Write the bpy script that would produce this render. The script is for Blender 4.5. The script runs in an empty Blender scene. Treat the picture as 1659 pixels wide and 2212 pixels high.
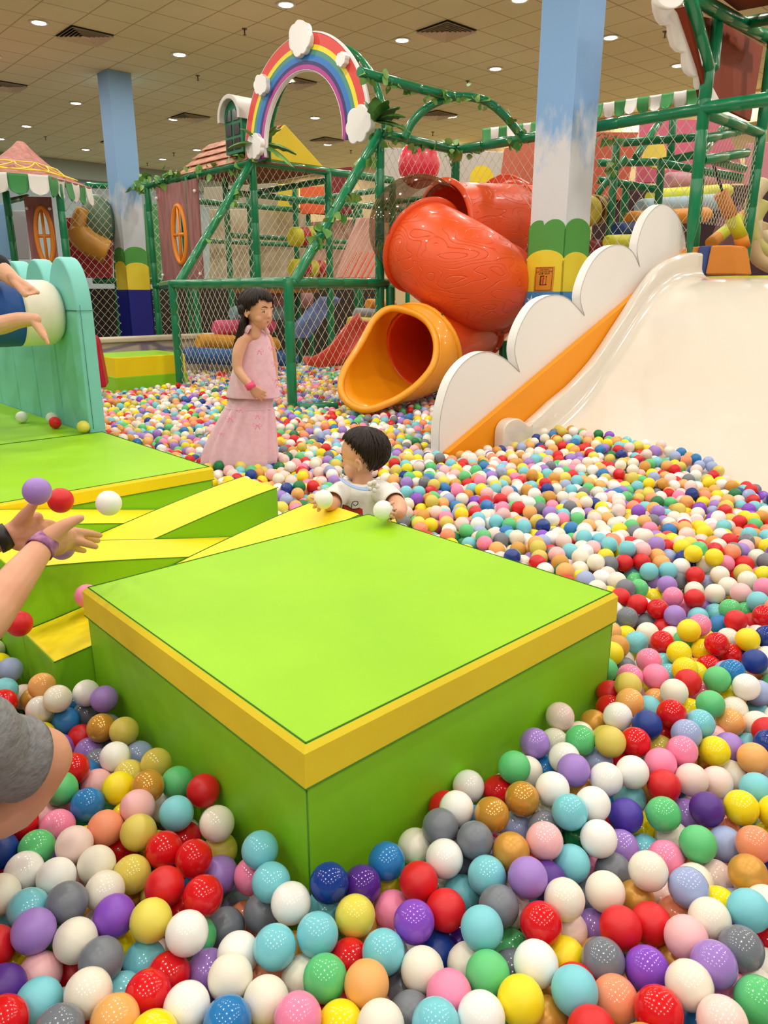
import bpy, bmesh, math, random
import numpy as np
from mathutils import Vector, Matrix, noise
from mathutils.bvhtree import BVHTree
random.seed(7); rng = np.random.default_rng(7)
SC = bpy.context.scene; COL = SC.collection
V = Vector
# ---------------------------------------------------------------- camera
FPX = 1597.0; TH = math.atan(476 / FPX); CT, ST = math.cos(TH), math.sin(TH); CZ = 1.37
cd = bpy.data.cameras.new('camera'); cam = bpy.data.objects.new('camera', cd); COL.objects.link(cam)
cd.sensor_fit = 'VERTICAL'; cd.sensor_height = 36; cd.sensor_width = 27; cd.lens = 36 * FPX / 2212
cd.clip_start = .05; cd.clip_end = 100
cam.location = (0, 0, CZ); cam.rotation_euler = (math.pi / 2 - TH, 0, 0)
SC.camera = cam
# ---------------------------------------------------------------- exposure, ambience, lamps
vs = SC.view_settings; vs.view_transform = 'Standard'; vs.look = 'None'; vs.gamma = 1; vs.use_curve_mapping = False
vs.exposure = 0.0
LAMP_W = 21.0; AMBIENT = 0.31
w = bpy.data.worlds.new('hall'); SC.world = w; w.use_nodes = True
w.node_tree.nodes['Background'].inputs[0].default_value = (1.0, .95, .88, 1)
w.node_tree.nodes['Background'].inputs[1].default_value = AMBIENT
# room axes (the hall is seen corner on): A runs back left, B runs back right
AX = V((-.677, .736)).normalized(); BX = V((AX.y, -AX.x)); ORG = V((-.14, 1.13))
def ab(a, b, z=0.0, o=ORG):
    q = o + AX * a + BX * b; return V((q.x, q.y, z))
CEIL = 4.7
LA = [-4.6, -2.6, -.6, 1.4, 3.45, 5.46, 7.47, 10.14, 12.07, 14.1, 16.8, 18.6]
LB = [-4.5, -2.5, -.5, 1.5, 3.47, 5.45, 7.4, 9.42, 11.35, 13.35]
LIGHTS = []
for a_ in LA:
    for b_ in LB:
        p_ = ab(a_, b_, CEIL)
        if p_.y > -4 and abs(p_.x) < 9: LIGHTS.append(p_)
ldat = bpy.data.lights.new('downlight', 'AREA'); ldat.shape = 'DISK'; ldat.size = .15; ldat.energy = LAMP_W; ldat.color = (1, .955, .885)
for p_ in LIGHTS:
    lo = bpy.data.objects.new('downlight', ldat); COL.objects.link(lo); lo.location = (p_.x, p_.y, p_.z - .03)
# ---------------------------------------------------------------- pixels of the photograph as rays
def ray(px, py):
    u = (px - 829.5) / FPX; v = (py - 1106) / FPX
    return V((u, CT - v * ST, -(ST + v * CT)))
def P(px, py, Y): r = ray(px, py); return V((0, 0, CZ)) + r * (Y / r.y)
def PZ(px, py, z): r = ray(px, py); return V((0, 0, CZ)) + r * ((z - CZ) / r.z)
def PPL(px, py, p0, n):
    r = ray(px, py); c = V((0, 0, CZ)); return c + r * ((p0 - c).dot(n) / r.dot(n))
# ---------------------------------------------------------------- materials
def lin(h):
    if isinstance(h, str):
        h = [int(h[i:i + 2], 16) / 255 for i in (0, 2, 4)]
    return [c / 12.92 if c < .04045 else ((c + .055) / 1.055) ** 2.4 for c in h] + [1]
MATS = {}
def mat(name, col, rough=.5, spec=.5, metal=0, coat=0, bump=None, vary=None, trans=0, emit=None, sss=0, alpha=1, sheen=0):
    if name in MATS: return MATS[name]
    m = bpy.data.materials.new(name); m.use_nodes = True; nt = m.node_tree; b = nt.nodes['Principled BSDF']
    c = lin(col); b.inputs['Base Color'].default_value = c; b.inputs['Roughness'].default_value = rough
    b.inputs['Specular IOR Level'].default_value = spec; b.inputs['Metallic'].default_value = metal
    b.inputs['Coat Weight'].default_value = coat; b.inputs['Transmission Weight'].default_value = trans
    b.inputs['Alpha'].default_value = alpha; b.inputs['Sheen Weight'].default_value = sheen
    if sss:
        b.inputs['Subsurface Weight'].default_value = sss; b.inputs['Subsurface Radius'].default_value = (.012, .005, .003)
        b.inputs['Subsurface Scale'].default_value = 1
    if emit:
        b.inputs['Emission Color'].default_value = lin(emit[0]); b.inputs['Emission Strength'].default_value = emit[1]
    tc = nt.nodes.new('ShaderNodeTexCoord')
    if vary:   # (scale, second colour, stretch)
        n = nt.nodes.new('ShaderNodeTexNoise'); n.inputs['Scale'].default_value = vary[0]; n.inputs['Detail'].default_value = 5
        mp = nt.nodes.new('ShaderNodeMapping'); mp.inputs['Scale'].default_value = vary[2] if len(vary) > 2 else (1, 1, 1)
        nt.links.new(tc.outputs['Object'], mp.inputs[0]); nt.links.new(mp.outputs[0], n.inputs[0])
        r = nt.nodes.new('ShaderNodeValToRGB'); r.color_ramp.elements[0].position = .35; r.color_ramp.elements[1].position = .68
        r.color_ramp.elements[0].color = c; r.color_ramp.elements[1].color = lin(vary[1])
        nt.links.new(n.outputs[0], r.inputs[0]); nt.links.new(r.outputs[0], b.inputs['Base Color'])
    if bump:   # (scale, strength, stretch)
        n = nt.nodes.new('ShaderNodeTexNoise'); n.inputs['Scale'].default_value = bump[0]; n.inputs['Detail'].default_value = 4
        mp = nt.nodes.new('ShaderNodeMapping'); mp.inputs['Scale'].default_value = bump[2] if len(bump) > 2 else (1, 1, 1)
        nt.links.new(tc.outputs['Object'], mp.inputs[0]); nt.links.new(mp.outputs[0], n.inputs[0])
        bp = nt.nodes.new('ShaderNodeBump'); bp.inputs['Strength'].default_value = bump[1]; bp.inputs['Distance'].default_value = .02
        nt.links.new(n.outputs[0], bp.inputs['Height']); nt.links.new(bp.outputs[0], b.inputs['Normal'])
    MATS[name] = m; return m
def vinyl(name, col, col2=None, rough=.48):
    return mat(name, col, rough, .32, bump=(7, .18), vary=(2.2, col2) if col2 else None)
# ---------------------------------------------------------------- mesh builder (world coordinates)
class M:
    def __init__(s): s.v = []; s.f = []; s.m = []; s.sm = []
    def add(s, vs, fs, mi=0, smooth=False):
        o = len(s.v); s.v += [tuple(x) for x in vs]
        for f in fs: s.f.append([i + o for i in f]); s.m.append(mi); s.sm.append(smooth)
        return s
    def box(s, c, x, y, z, mi=0):   # centre and three half vectors
        c, x, y, z = V(c), V(x), V(y), V(z)
        vs = [c + x * i + y * j + z * k for i in (-1, 1) for j in (-1, 1) for k in (-1, 1)]
        fs = [(0, 1, 3, 2), (4, 6, 7, 5), (0, 4, 5, 1), (2, 3, 7, 6), (0, 2, 6, 4), (1, 5, 7, 3)]
        if x.cross(y).dot(z) < 0: fs = [f[::-1] for f in fs]
        return s.add(vs, fs, mi)
    def abox(s, a0, a1, b0, b1, z0, z1, mi=0, o=ORG):
        return s.box(ab((a0 + a1) / 2, (b0 + b1) / 2, (z0 + z1) / 2, o), AX.to_3d() * abs(a1 - a0) / 2, BX.to_3d() * abs(b1 - b0) / 2, V((0, 0, abs(z1 - z0) / 2)), mi)
    def prism(s, poly, off, mi=0, mside=None, mback=None, smooth=False):
        off = V(off); n = len(poly); poly = [V(p) for p in poly]
        o = len(s.v); s.v += [tuple(p) for p in poly] + [tuple(p + off) for p in poly]
        nrm = V((0, 0, 0))
        for i in range(n): nrm += poly[i].cross(poly[(i + 1) % n])
        fl = nrm.dot(off) > 0
        a = list(range(o, o + n)); b = list(range(o + n, o + 2 * n))
        s.f += [a[::-1] if fl else a, b if fl else b[::-1]]; s.m += [mi, mi if mback is None else mback]; s.sm += [False, False]
        for i in range(n):
            j = (i + 1) % n; q = [a[i], a[j], b[j], b[i]]
            s.f.append(q if fl else q[::-1]); s.m.append(mi if mside is None else mside); s.sm.append(smooth)
        return s
    def tube(s, pts, r, n=12, mi=0, cap=True, closed=False, flat=None, smooth=True):
        pts = [V(p) for p in pts]; k = len(pts)
        rs = r if isinstance(r, (list, tuple)) else [r] * k
        T = []
        for i in range(k):
            if closed: t = pts[(i + 1) % k] - pts[i - 1]
            else: t = pts[min(i + 1, k - 1)] - pts[max(i - 1, 0)]
            T.append(t.normalized() if t.length > 1e-9 else (T[-1] if T else V((0, 0, 1))))
        up = V((0, 0, 1)) if abs(T[0].z) < .9 else V((1, 0, 0))
        u = T[0].cross(up).normalized(); o = len(s.v)
        for i in range(k):
            u = (u - T[i] * u.dot(T[i])).normalized(); w_ = T[i].cross(u)
            for j in range(n):
                q = 2 * math.pi * j / n
                s.v.append(tuple(pts[i] + (u * math.cos(q) + w_ * math.sin(q) * (flat or 1)) * rs[i]))
        for i in range(k if closed else k - 1):
            for j in range(n):
                a = o + i * n + j; b = o + i * n + (j + 1) % n; i2 = (i + 1) % k
                s.f.append([a, b, o + i2 * n + (j + 1) % n, o + i2 * n + j]); s.m.append(mi); s.sm.append(smooth)
        if cap and not closed:
            s.f.append([o + j for j in range(n)][::-1]); s.f.append([o + (k - 1) * n + j for j in range(n)]); s.m += [mi, mi]; s.sm += [False, False]
        return s
    def grid(s, rows, mi=0, closeu=False, smooth=True, flip=False):
        o = len(s.v); n = len(rows[0])
        for r in rows: s.v += [tuple(p) for p in r]
        for i in range(len(rows) - 1):
            for j in range(n if closeu else n - 1):
                j2 = (j + 1) % n; q = [o + i * n + j, o + i * n + j2, o + (i + 1) * n + j2, o + (i + 1) * n + j]
                s.f.append(q[::-1] if flip else q); s.m.append(mi); s.sm.append(smooth)
        return s
    def ball(s, c, r, nu=20, nv=12, mi=0, axes=None):
        c = V(c); r = r if hasattr(r, '__len__') else (r, r, r)
        X = axes or (V((1, 0, 0)), V((0, 1, 0)), V((0, 0, 1)))
        rows = []
        for i in range(nv + 1):
            t = math.pi * i / nv
            rows.append([c + X[0] * (r[0] * math.sin(t) * math.cos(2 * math.pi * j / nu)) + X[1] * (r[1] * math.sin(t) * math.sin(2 * math.pi * j / nu)) - X[2] * (r[2] * math.cos(t)) for j in range(nu)])
        return s.grid(rows, mi, True)
    def mesh(s, name, mats, weld=0):
        me = bpy.data.meshes.new(name); me.from_pydata(s.v, [], s.f)
        for m_ in (mats if isinstance(mats, (list, tuple)) else [mats]): me.materials.append(m_)
        me.polygons.foreach_set('material_index', s.m); me.polygons.foreach_set('use_smooth', s.sm)
        if weld:
            bm = bmesh.new(); bm.from_mesh(me); bmesh.ops.remove_doubles(bm, verts=bm.verts, dist=weld); bm.to_mesh(me); bm.free()
        me.update(); return me
    def done(s, name, mats, parent=None, bevel=0, seg=3, subsurf=0, solid=0, weld=0, ang=35, recalc=False, **tags):
        me = s.mesh(name, mats, weld)
        if recalc:
            bm = bmesh.new(); bm.from_mesh(me); bmesh.ops.recalc_face_normals(bm, faces=bm.faces); bm.to_mesh(me); bm.free()
        o = bpy.data.objects.new(name, me); COL.objects.link(o)
        if parent is not None:
            o.parent = parent
            if parent.type == 'EMPTY': o.location = -parent.location
        if solid:
            md = o.modifiers.new('solid', 'SOLIDIFY'); md.thickness = solid; md.offset = 0
        if bevel:
            md = o.modifiers.new('bevel', 'BEVEL'); md.width = bevel; md.segments = seg; md.limit_method = 'ANGLE'; md.angle_limit = math.radians(ang); md.harden_normals = False
            for p in me.polygons: p.use_smooth = True
            md2 = o.modifiers.new('wn', 'WEIGHTED_NORMAL'); md2.keep_sharp = True
        if subsurf:
            md = o.modifiers.new('sub', 'SUBSURF'); md.levels = subsurf; md.render_levels = subsurf
        for k_, v_ in tags.items(): o[k_] = v_
        return o
def thing(name, label, cat, loc, group=None):
    o = bpy.data.objects.new(name, None); COL.objects.link(o); o.location = loc; o.empty_display_size = .1
    o['label'] = label; o['category'] = cat
    if group: o['group'] = group
    return o
def tag(o, label, cat, group=None, kind=None):
    if label: o['label'] = label
    if cat: o['category'] = cat
    if group: o['group'] = group
    if kind: o['kind'] = kind
    return o
def crom(pts, n=8, closed=False):
    pts = [V(p) for p in pts]; k = len(pts); out = []
    for i in range(k if closed else k - 1):
        p0 = pts[i - 1] if (closed or i > 0) else pts[0]; p1 = pts[i]; p2 = pts[(i + 1) % k]; p3 = pts[(i + 2) % k] if (closed or i + 2 < k) else p2
        for j in range(n):
            t = j / n
            out.append(.5 * ((2 * p1) + (p2 - p0) * t + (2 * p0 - 5 * p1 + 4 * p2 - p3) * t * t + (3 * p1 - p0 - 3 * p2 + p3) * t ** 3))
    if not closed: out.append(pts[-1])
    return out
def lerp(a, b, t): return a + (b - a) * t
def net(parent, poly, udir, vdir, mt, su=.10, sv=.125, r=.0023, name='net'):
    """diamond netting inside a convex flat polygon"""
    o = V(poly[0]); u = V(udir).normalized(); n_ = V((0, 0, 0))
    pl = [V(p) for p in poly]
    for i in range(1, len(pl) - 1): n_ += (pl[i] - pl[0]).cross(pl[i + 1] - pl[0])
    n_.normalize(); u = (u - n_ * u.dot(n_)).normalized(); v = n_.cross(u)
    if v.dot(V(vdir)) < 0: v = -v
    q = [((p - o).dot(u), (p - o).dot(v)) for p in pl]
    m = M(); us = [a for a, _ in q]; vs_ = [b for _, b in q]
    U0, U1, V0, V1 = min(us), max(us), min(vs_), max(vs_)
    area = sum(q[i][0] * q[(i + 1) % len(q)][1] - q[(i + 1) % len(q)][0] * q[i][1] for i in range(len(q)))
    if area < 0: q = q[::-1]
    for sgn in (1, -1):
        d = (su, sv * sgn); L = math.hypot(*d); d = (d[0] / L, d[1] / L)
        slope = (V1 - V0) * su / sv; c = U0 - slope - su
        while c < U1 + slope + su:
            p0 = (c, V0); t0, t1 = -50, 50
            for i in range(len(q)):   # clip against each edge
                a, b = q[i], q[(i + 1) % len(q)]; ex, ey = b[0] - a[0], b[1] - a[1]
                nx, ny = -ey, ex; den = nx * d[0] + ny * d[1]; num = nx * (a[0] - p0[0]) + ny * (a[1] - p0[1])
                if abs(den) < 1e-9:
                    if num > 0: t1 = -99
                elif den > 0: t0 = max(t0, num / den)
                else: t1 = min(t1, num / den)
            if t1 - t0 > .01:
                A_ = o + u * (p0[0] + d[0] * t0) + v * (p0[1] + d[1] * t0) + n_ * .001 * sgn
                B_ = o + u * (p0[0] + d[0] * t1) + v * (p0[1] + d[1] * t1) + n_ * .001 * sgn
                m.tube([A_, B_], r, 4, cap=False, smooth=False)
            c += su
    return m.done(name, mt, parent)
def pipe_pts(p, q, r, step=.36):
    p, q = V(p), V(q); L = (q - p).length; n = max(1, round(L / step)); pts = []; rs = []
    for i in range(n):
        a, b = i / n, (i + 1) / n; e = .004 / L
        for t, k in ((a + e, .93), (a + 3 * e, 1), (b - 3 * e, 1), (b - e, .93)): pts.append(lerp(p, q, t)); rs.append(r * k)
    return pts, rs
def pipe(parent, name, p, q, r=.047, mt=None):
    pts, rs = pipe_pts(p, q, r); return M().tube(pts, rs, 14).done(name, mt or GREEN, parent)
def bpipe(parent, name, pts, r=.047, mt=None):
    m = M(); acc = 0; P_ = []; R_ = []
    for i, p in enumerate(pts):
        if i: acc += (V(p) - V(pts[i - 1])).length
        P_.append(V(p)); R_.append(r)
        if acc > .36 and 0 < i < len(pts) - 1:
            acc = 0; t = (V(pts[i + 1]) - V(p)).normalized(); P_ += [V(p) + t * .004, V(p) + t * .008]; R_ += [r * .9, r]
    return m.tube(P_, R_, 14).done(name, mt or GREEN, parent)
GREEN = mat('green pipe', '007a4c', .28, .5, coat=.3)
GREEN_D = mat('green foam pipe', '0c8453', .3, .5, coat=.2)
NETM = mat('cream net cord', 'd8cfb8', .8)
SKIN = mat('skin', 'd9a184', .5, .4, sss=.15, vary=(9, 'd09176'))
SKIN_C = mat('child skin', 'e0ab8e', .48, .4, sss=.15, vary=(14, 'dba083'))
HAIR = mat('dark hair', '21130f', .5, .3)
WHITE = mat('white vinyl', 'f0ede8', .4, bump=(6, .1))
YEL = vinyl('yellow vinyl', 'f2da1a', 'ebcd18')
LIME = vinyl('lime vinyl', '9ad212', '90c90f')
LIME2 = vinyl('lime side vinyl', '8ccf22', '84c61d')
SEAM = mat('seam', '3f7a10', .6)
# ================================================================ the room
def nodes_mat(name):
    m = bpy.data.materials.new(name); m.use_nodes = True; nt = m.node_tree
    return m, nt, nt.nodes['Principled BSDF'], nt.nodes, nt.links
def mathn(N, L, op, a, b=None, c=None):
    n = N.new('ShaderNodeMath'); n.operation = op
    for i, x in enumerate((a, b, c)):
        if x is None: continue
        if isinstance(x, (int, float)): n.inputs[i].default_value = x
        else: L.new(x, n.inputs[i])
    return n.outputs[0]
def ceiling_mat():
    m, nt, b, N, L = nodes_mat('ceiling tiles')
    g = N.new('ShaderNodeNewGeometry'); outs = []
    for ax, off in ((AX, 6.5), (BX, 3.82)):
        d = N.new('ShaderNodeVectorMath'); d.operation = 'DOT_PRODUCT'; L.new(g.outputs['Position'], d.inputs[0]); d.inputs[1].default_value = (ax.x, ax.y, 0)
        s = mathn(N, L, 'SUBTRACT', d.outputs['Value'], ORG.dot(ax) + off)
        f = mathn(N, L, 'FRACT', mathn(N, L, 'MULTIPLY', s, 1 / .578)); outs.append(mathn(N, L, 'MINIMUM', f, mathn(N, L, 'SUBTRACT', 1.0, f)))
    mn = mathn(N, L, 'MINIMUM', *outs); k = mathn(N, L, 'LESS_THAN', mn, .017)
    mx = N.new('ShaderNodeMix'); mx.data_type = 'RGBA'; L.new(k, mx.inputs[0])
    no = N.new('ShaderNodeTexNoise'); no.inputs['Scale'].default_value = .5; L.new(g.outputs['Position'], no.inputs[0])
    r = N.new('ShaderNodeValToRGB'); r.color_ramp.elements[0].position = .3; r.color_ramp.elements[1].position = .7
    r.color_ramp.elements[0].color = lin('d6d6aa'); r.color_ramp.elements[1].color = lin('e0dfb8'); L.new(no.outputs[0], r.inputs[0])
    L.new(r.outputs[0], mx.inputs[6]); mx.inputs[7].default_value = lin('b0ab80'); L.new(mx.outputs[2], b.inputs['Base Color']); b.inputs['Roughness'].default_value = .85
    n2 = N.new('ShaderNodeTexNoise'); n2.inputs['Scale'].default_value = 60; L.new(g.outputs['Position'], n2.inputs[0])
    h = mathn(N, L, 'ADD', mathn(N, L, 'MULTIPLY', n2.outputs[0], .15), mathn(N, L, 'MULTIPLY', k, -.3))
    bp = N.new('ShaderNodeBump'); bp.inputs['Distance'].default_value = .004; L.new(h, bp.inputs['Height']); L.new(bp.outputs[0], b.inputs['Normal'])
    return m
def struct(o): o['kind'] = 'structure'; return o
struct(M().box((0, 10, CEIL + .05), (13, 0, 0), (0, 16, 0), (0, 0, .05)).done('ceiling', ceiling_mat()))
struct(M().box((0, 9, -.05), (14, 0, 0), (0, 17, 0), (0, 0, .05)).done('floor', mat('pit floor mat', '8f7d6e', .7)))
WALLB = mat('pale blue wall', '9fb3b8', .8)
struct(M().abox(20.6, 20.8, -8, 14.2, 0, CEIL).done('wall_back', WALLB))
struct(M().abox(-8, 20.6, 14.0, 14.2, 0, CEIL).done('wall_right', mat('warm wall', 'd8bd8c', .8)))
struct(M().abox(-2, 14, 13.7, 14.0, 4.2, CEIL).done('trim_1', mat('bulkhead', 'ecc98a', .7)))
struct(M().abox(20.35, 20.6, -8, 14, 4.25, CEIL).done('trim_2', mat('cove', '8f9c93', .8)))
# ceiling lights
LENS = mat('lit lens', 'ffffff', .4, emit=('fff4e0', 14)); RIM = mat('light rim', 'e9e4d8', .4)
def seen(p, m=60):
    d = CZ - p[2]; cz = p[1] * CT + d * ST
    if cz < .1: return False
    x = 829.5 + FPX * p[0] / cz; y = 1106 + FPX * (-p[1] * ST + d * CT) / cz
    return -m < x < 1659 + m and -m < y < 2212 + m
me_rim = None; lens_me = None
MARKS = [((187, 67), 'the left slatted vent'), ((965, 62), 'the right slatted vent'), ((250, 260), 'the far blue column'), ((655, 85), 'the top rainbow cloud'), ((655, 235), 'the rainbow opening'), ((503, 300), 'the green dormer'),
         ((45, 302), 'the thatched roof tip'), ((880, 185), 'the ivy ridge pipe'), ((1000, 250), 'the curved hoop'), ((1235, 130), 'the tall sky column'), ((1470, 90), 'the white scalloped verge'), ((660, 320), 'the yellow gable'), ((420, 235), 'the vent above the dormer'), ((635, 167), 'the vent inside the rainbow'), ((30, 178), 'the vent at the left edge')]
lamp_used = set()
def lamp_label(p):
    d = CZ - p[2]; cz = p[1] * CT + d * ST; x = 829.5 + FPX * p[0] / cz; y = 1106 + FPX * (-p[1] * ST + d * CT) / cz
    for sz in ('', 'far '):
        for (mx, my), nm in sorted(MARKS, key=lambda m: (m[0][0] - x) ** 2 + 2 * (m[0][1] - y) ** 2)[:5]:
            dx, dy = x - mx, (y - my) * 1.6
            w_ = ('right of' if dx > 0 else 'left of') if abs(dx) > 2.4 * abs(dy) else ('below' if dy > 0 else 'above') if abs(dy) > 2.4 * abs(dx) else ('lower ' if dy > 0 else 'upper ') + ('right of' if dx > 0 else 'left of')
            s_ = '%sround glowing ceiling downlight, %s %s' % (sz, w_, nm)
            if s_ not in lamp_used: lamp_used.add(s_); return s_
    return 'small round recessed downlight glowing in the tiled ceiling'
for p_ in LIGHTS:
    if not seen(p_): continue
    if me_rim is None:
        k = M(); k.grid([[V((r * math.cos(t), r * math.sin(t), z)) for t in [2 * math.pi * i / 28 for i in range(28)]] for r, z in ((.085, 0), (.12, -.004), (.123, -.009), (.095, -.014), (.085, -.008))], 0, True)
        me_rim = k.mesh('rim', RIM)
        k = M(); k.grid([[V((r * math.cos(t), r * math.sin(t), z)) for t in [2 * math.pi * i / 28 for i in range(28)]] for r, z in ((.001, -.018), (.05, -.016), (.082, -.01), (.088, 0))], 0, True)
        lens_me = k.mesh('lens', LENS)
    t_ = thing('ceiling_light', lamp_label(p_), 'ceiling light', p_, 'recessed downlights in the ceiling')
    for nm, me in (('rim', me_rim), ('lens', lens_me)):
        o = bpy.data.objects.new(nm, me); COL.objects.link(o); o.parent = t_
# vents
VW = mat('vent white', 'd9cdb0', .5); VD = mat('vent dark', '15120e', .8)
vfirst = None; names = {(6.79, 7.56): 'square ceiling vent with dark nested slats above the orange tube slide', (10.24, 4.1): 'square ceiling vent with dark slats left of the rainbow, above the blue column',
         (10.24, 7.56): 'square ceiling vent seen through the rainbow arch', (13.7, 7.56): 'dark square vent in the ceiling between the blue column and the rainbow', (13.7, 4.1): 'square ceiling vent at the left edge, above the thatched roof',
         (13.7, 11.02): 'flat square ceiling vent above the yellow gable', (10.24, 11.02): 'flat square ceiling vent behind the ivy covered ridge pipe', (17.15, 4.1): 'far square vent at the left edge of the ceiling', (17.15, 7.56): 'far dark ceiling vent above the thatched roof, left of the blue column', (17.15, 11.02): 'far ceiling vent right of the gable'}
for (a_, b_), lb in names.items():
    p_ = ab(a_, b_, CEIL)
    if not seen(p_, 20): continue
    t_ = thing('ceiling_vent', lb, 'vent', p_, 'square air vents in the ceiling')
    X, Y_ = AX.to_3d(), BX.to_3d(); D = V((0, 0, 1))
    k = M().box(p_ - D * .004, X * .285, Y_ * .285, D * .003); k.done('backing', VD, t_)
    k = M()
    for i in range(6):
        h1 = .285 - i * .046; h2 = h1 - .026; z1 = -.034; z2 = -.008
        for rt in range(4):
            u = [X, Y_, -X, -Y_][rt]; v = [Y_, -X, -Y_, X][rt]
            k.add([p_ + u * h1 + v * h1 + D * z1, p_ + u * h1 - v * h1 + D * z1, p_ + u * h2 - v * h2 + D * (z2), p_ + u * h2 + v * h2 + D * (z2),
                   p_ + u * (h1 + .004) + v * (h1 + .004) + D * z1, p_ + u * (h1 + .004) - v * (h1 + .004) + D * z1], [(0, 1, 2, 3), (0, 1, 5, 4)])
    k.done('slats', VW, t_)
# sprinklers
sp = None
SPM = mat('sprinkler metal', '6d6352', .4, metal=.8)
for i, (x, y_, lb) in enumerate([(427, 163, 'left of the rainbow'), (98, 295, 'above the thatched roof'), (318, 352, 'far back beside the blue column'), (375, 330, 'far back left of the dormer'), (1010, 175, 'above the ivy ridge pipe'), (935, 285, 'beyond the curved green pipe'), (758, 325, 'right of the yellow gable'), (1437, 68, 'beside the white cloud trim'), (528, 62, 'above the rainbow')]):
    p_ = PZ(x, y_, CEIL)
    k = M().tube([p_, p_ - V((0, 0, .01))], [.035, .03], 14); k.tube([p_, p_ - V((0, 0, .07))], .009, 8); k.tube([p_ - V((0, 0, .07)), p_ - V((0, 0, .075))], .022, 10)
    tag(k.done('sprinkler_head', SPM), 'small metal sprinkler head in the ceiling, ' + lb, 'sprinkler', 'ceiling sprinklers')
# ---------------------------------------------------------------- columns
def sky_mat(name, z0, z1, c1='86b2e6', c2='dcdfe4'):
    m, nt, b, N, L = nodes_mat(name)
    g = N.new('ShaderNodeNewGeometry'); sx = N.new('ShaderNodeSeparateXYZ'); L.new(g.outputs['Position'], sx.inputs[0])
    mp = N.new('ShaderNodeMapping'); mp.inputs['Scale'].default_value = (3.2, 3.2, 1.6); L.new(g.outputs['Position'], mp.inputs[0])
    n = N.new('ShaderNodeTexNoise'); n.inputs['Scale'].default_value = 1.6; n.inputs['Detail'].default_value = 7; n.inputs['Roughness'].default_value = .62; L.new(mp.outputs[0], n.inputs[0])
    h = mathn(N, L, 'DIVIDE', mathn(N, L, 'SUBTRACT', sx.outputs[2], z0), z1 - z0)
    v = mathn(N, L, 'ADD', h, mathn(N, L, 'MULTIPLY', mathn(N, L, 'SUBTRACT', n.outputs[0], .5), 1.7))
    r = N.new('ShaderNodeValToRGB'); e = r.color_ramp.elements; e[0].position = .38; e[0].color = lin(c2); e[1].position = .82; e[1].color = lin(c1); L.new(v, r.inputs[0])
    L.new(r.outputs[0], b.inputs['Base Color']); b.inputs['Roughness'].default_value = .55; return m
def scallop(pts, mid, fn):
    return pts
def column(K, w, z_blue, z_yel, z_gr, ztop, label, skym, basem, arcs):
    K = V((K[0], K[1], 0)); X, Y_ = AX.to_3d(), BX.to_3d()
    t_ = thing('column', label, 'column', K + (X + Y_) * w / 2)
    M().box(K + (X + Y_) * w / 2 + V((0, 0, CEIL / 2)), X * w / 2, Y_ * w / 2, V((0, 0, CEIL / 2))).done('mural', skym, t_, bevel=.006, seg=2)
    def wrap(name, mt, z0, tops, th):
        k = M()
        for fi, (s0, d, n_) in enumerate(((K, X, -Y_), (K, Y_, -X), (K + X * w, Y_, X), (K + Y_ * w, X, Y_))):
            prof = tops[fi % 2]; n = 24; pl = [s0 - d * th + V((0, 0, z0)), s0 + d * (w + th) + V((0, 0, z0))]
            for i in range(n, -1, -1):
                u = i / n; pl.append(s0 + d * (-th + (w + 2 * th) * u) + V((0, 0, prof(u))))
            k.prism(pl, n_ * th)
        k.done(name, mt, t_, recalc=True)
    def arcsf(spans, z, dz):
        def f(u):
            for a, b in spans:
                if a <= u <= b: q = (2 * u - a - b) / (b - a); return z - dz + dz * math.sqrt(max(0, 1 - q * q * .97))
            return z - dz
        return f
    g0, g1, y0, y1 = arcs
    wrap('green_pad', mat('leaf green pad', '4f9c45', .5), z_yel - .12, [arcsf(g0, z_gr, .10), arcsf(g1, z_gr + .01, .12)], .008)
    wrap('yellow_pad', mat('yellow pad', 'efdc3c', .5, vary=(3, 'e8d030')), z_blue, [arcsf(y0, z_yel, .11), arcsf(y1, z_yel - .02, .1)], .014)
    wrap('base_pad', basem, 0, [lambda u: z_blue, lambda u: z_blue], .02)
    return t_
K1 = P(1237, 250, 7.1); K2 = P(236, 200, 13.0)
_b = sky_mat('blue base mural', .6, 1.5, '3f8fd4', '5aa6dd')
colR = column(K1, .39, 1.37, 1.74, 2.0, 3.4, 'sky painted square column with green and yellow scalloped pads beside the cloud slide', sky_mat('sky mural', 2.2, 3.1), _b,
       ([(0, .62), (.45, 1.0)], [(0, 1)], [(0, 1)], [(0, 1)]))
colL = column(K2, .39, 1.40, 1.86, 2.08, 3.4, 'sky painted column with a dark blue padded base behind the lime and yellow block', sky_mat('sky mural far', 2.3, 3.1, '7ea6cf', 'c3c9d1'),
       mat('navy pad', '17208a', .45), ([(0, 1)], [(0, 1)], [(0, 1)], [(0, 1)]))
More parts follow.
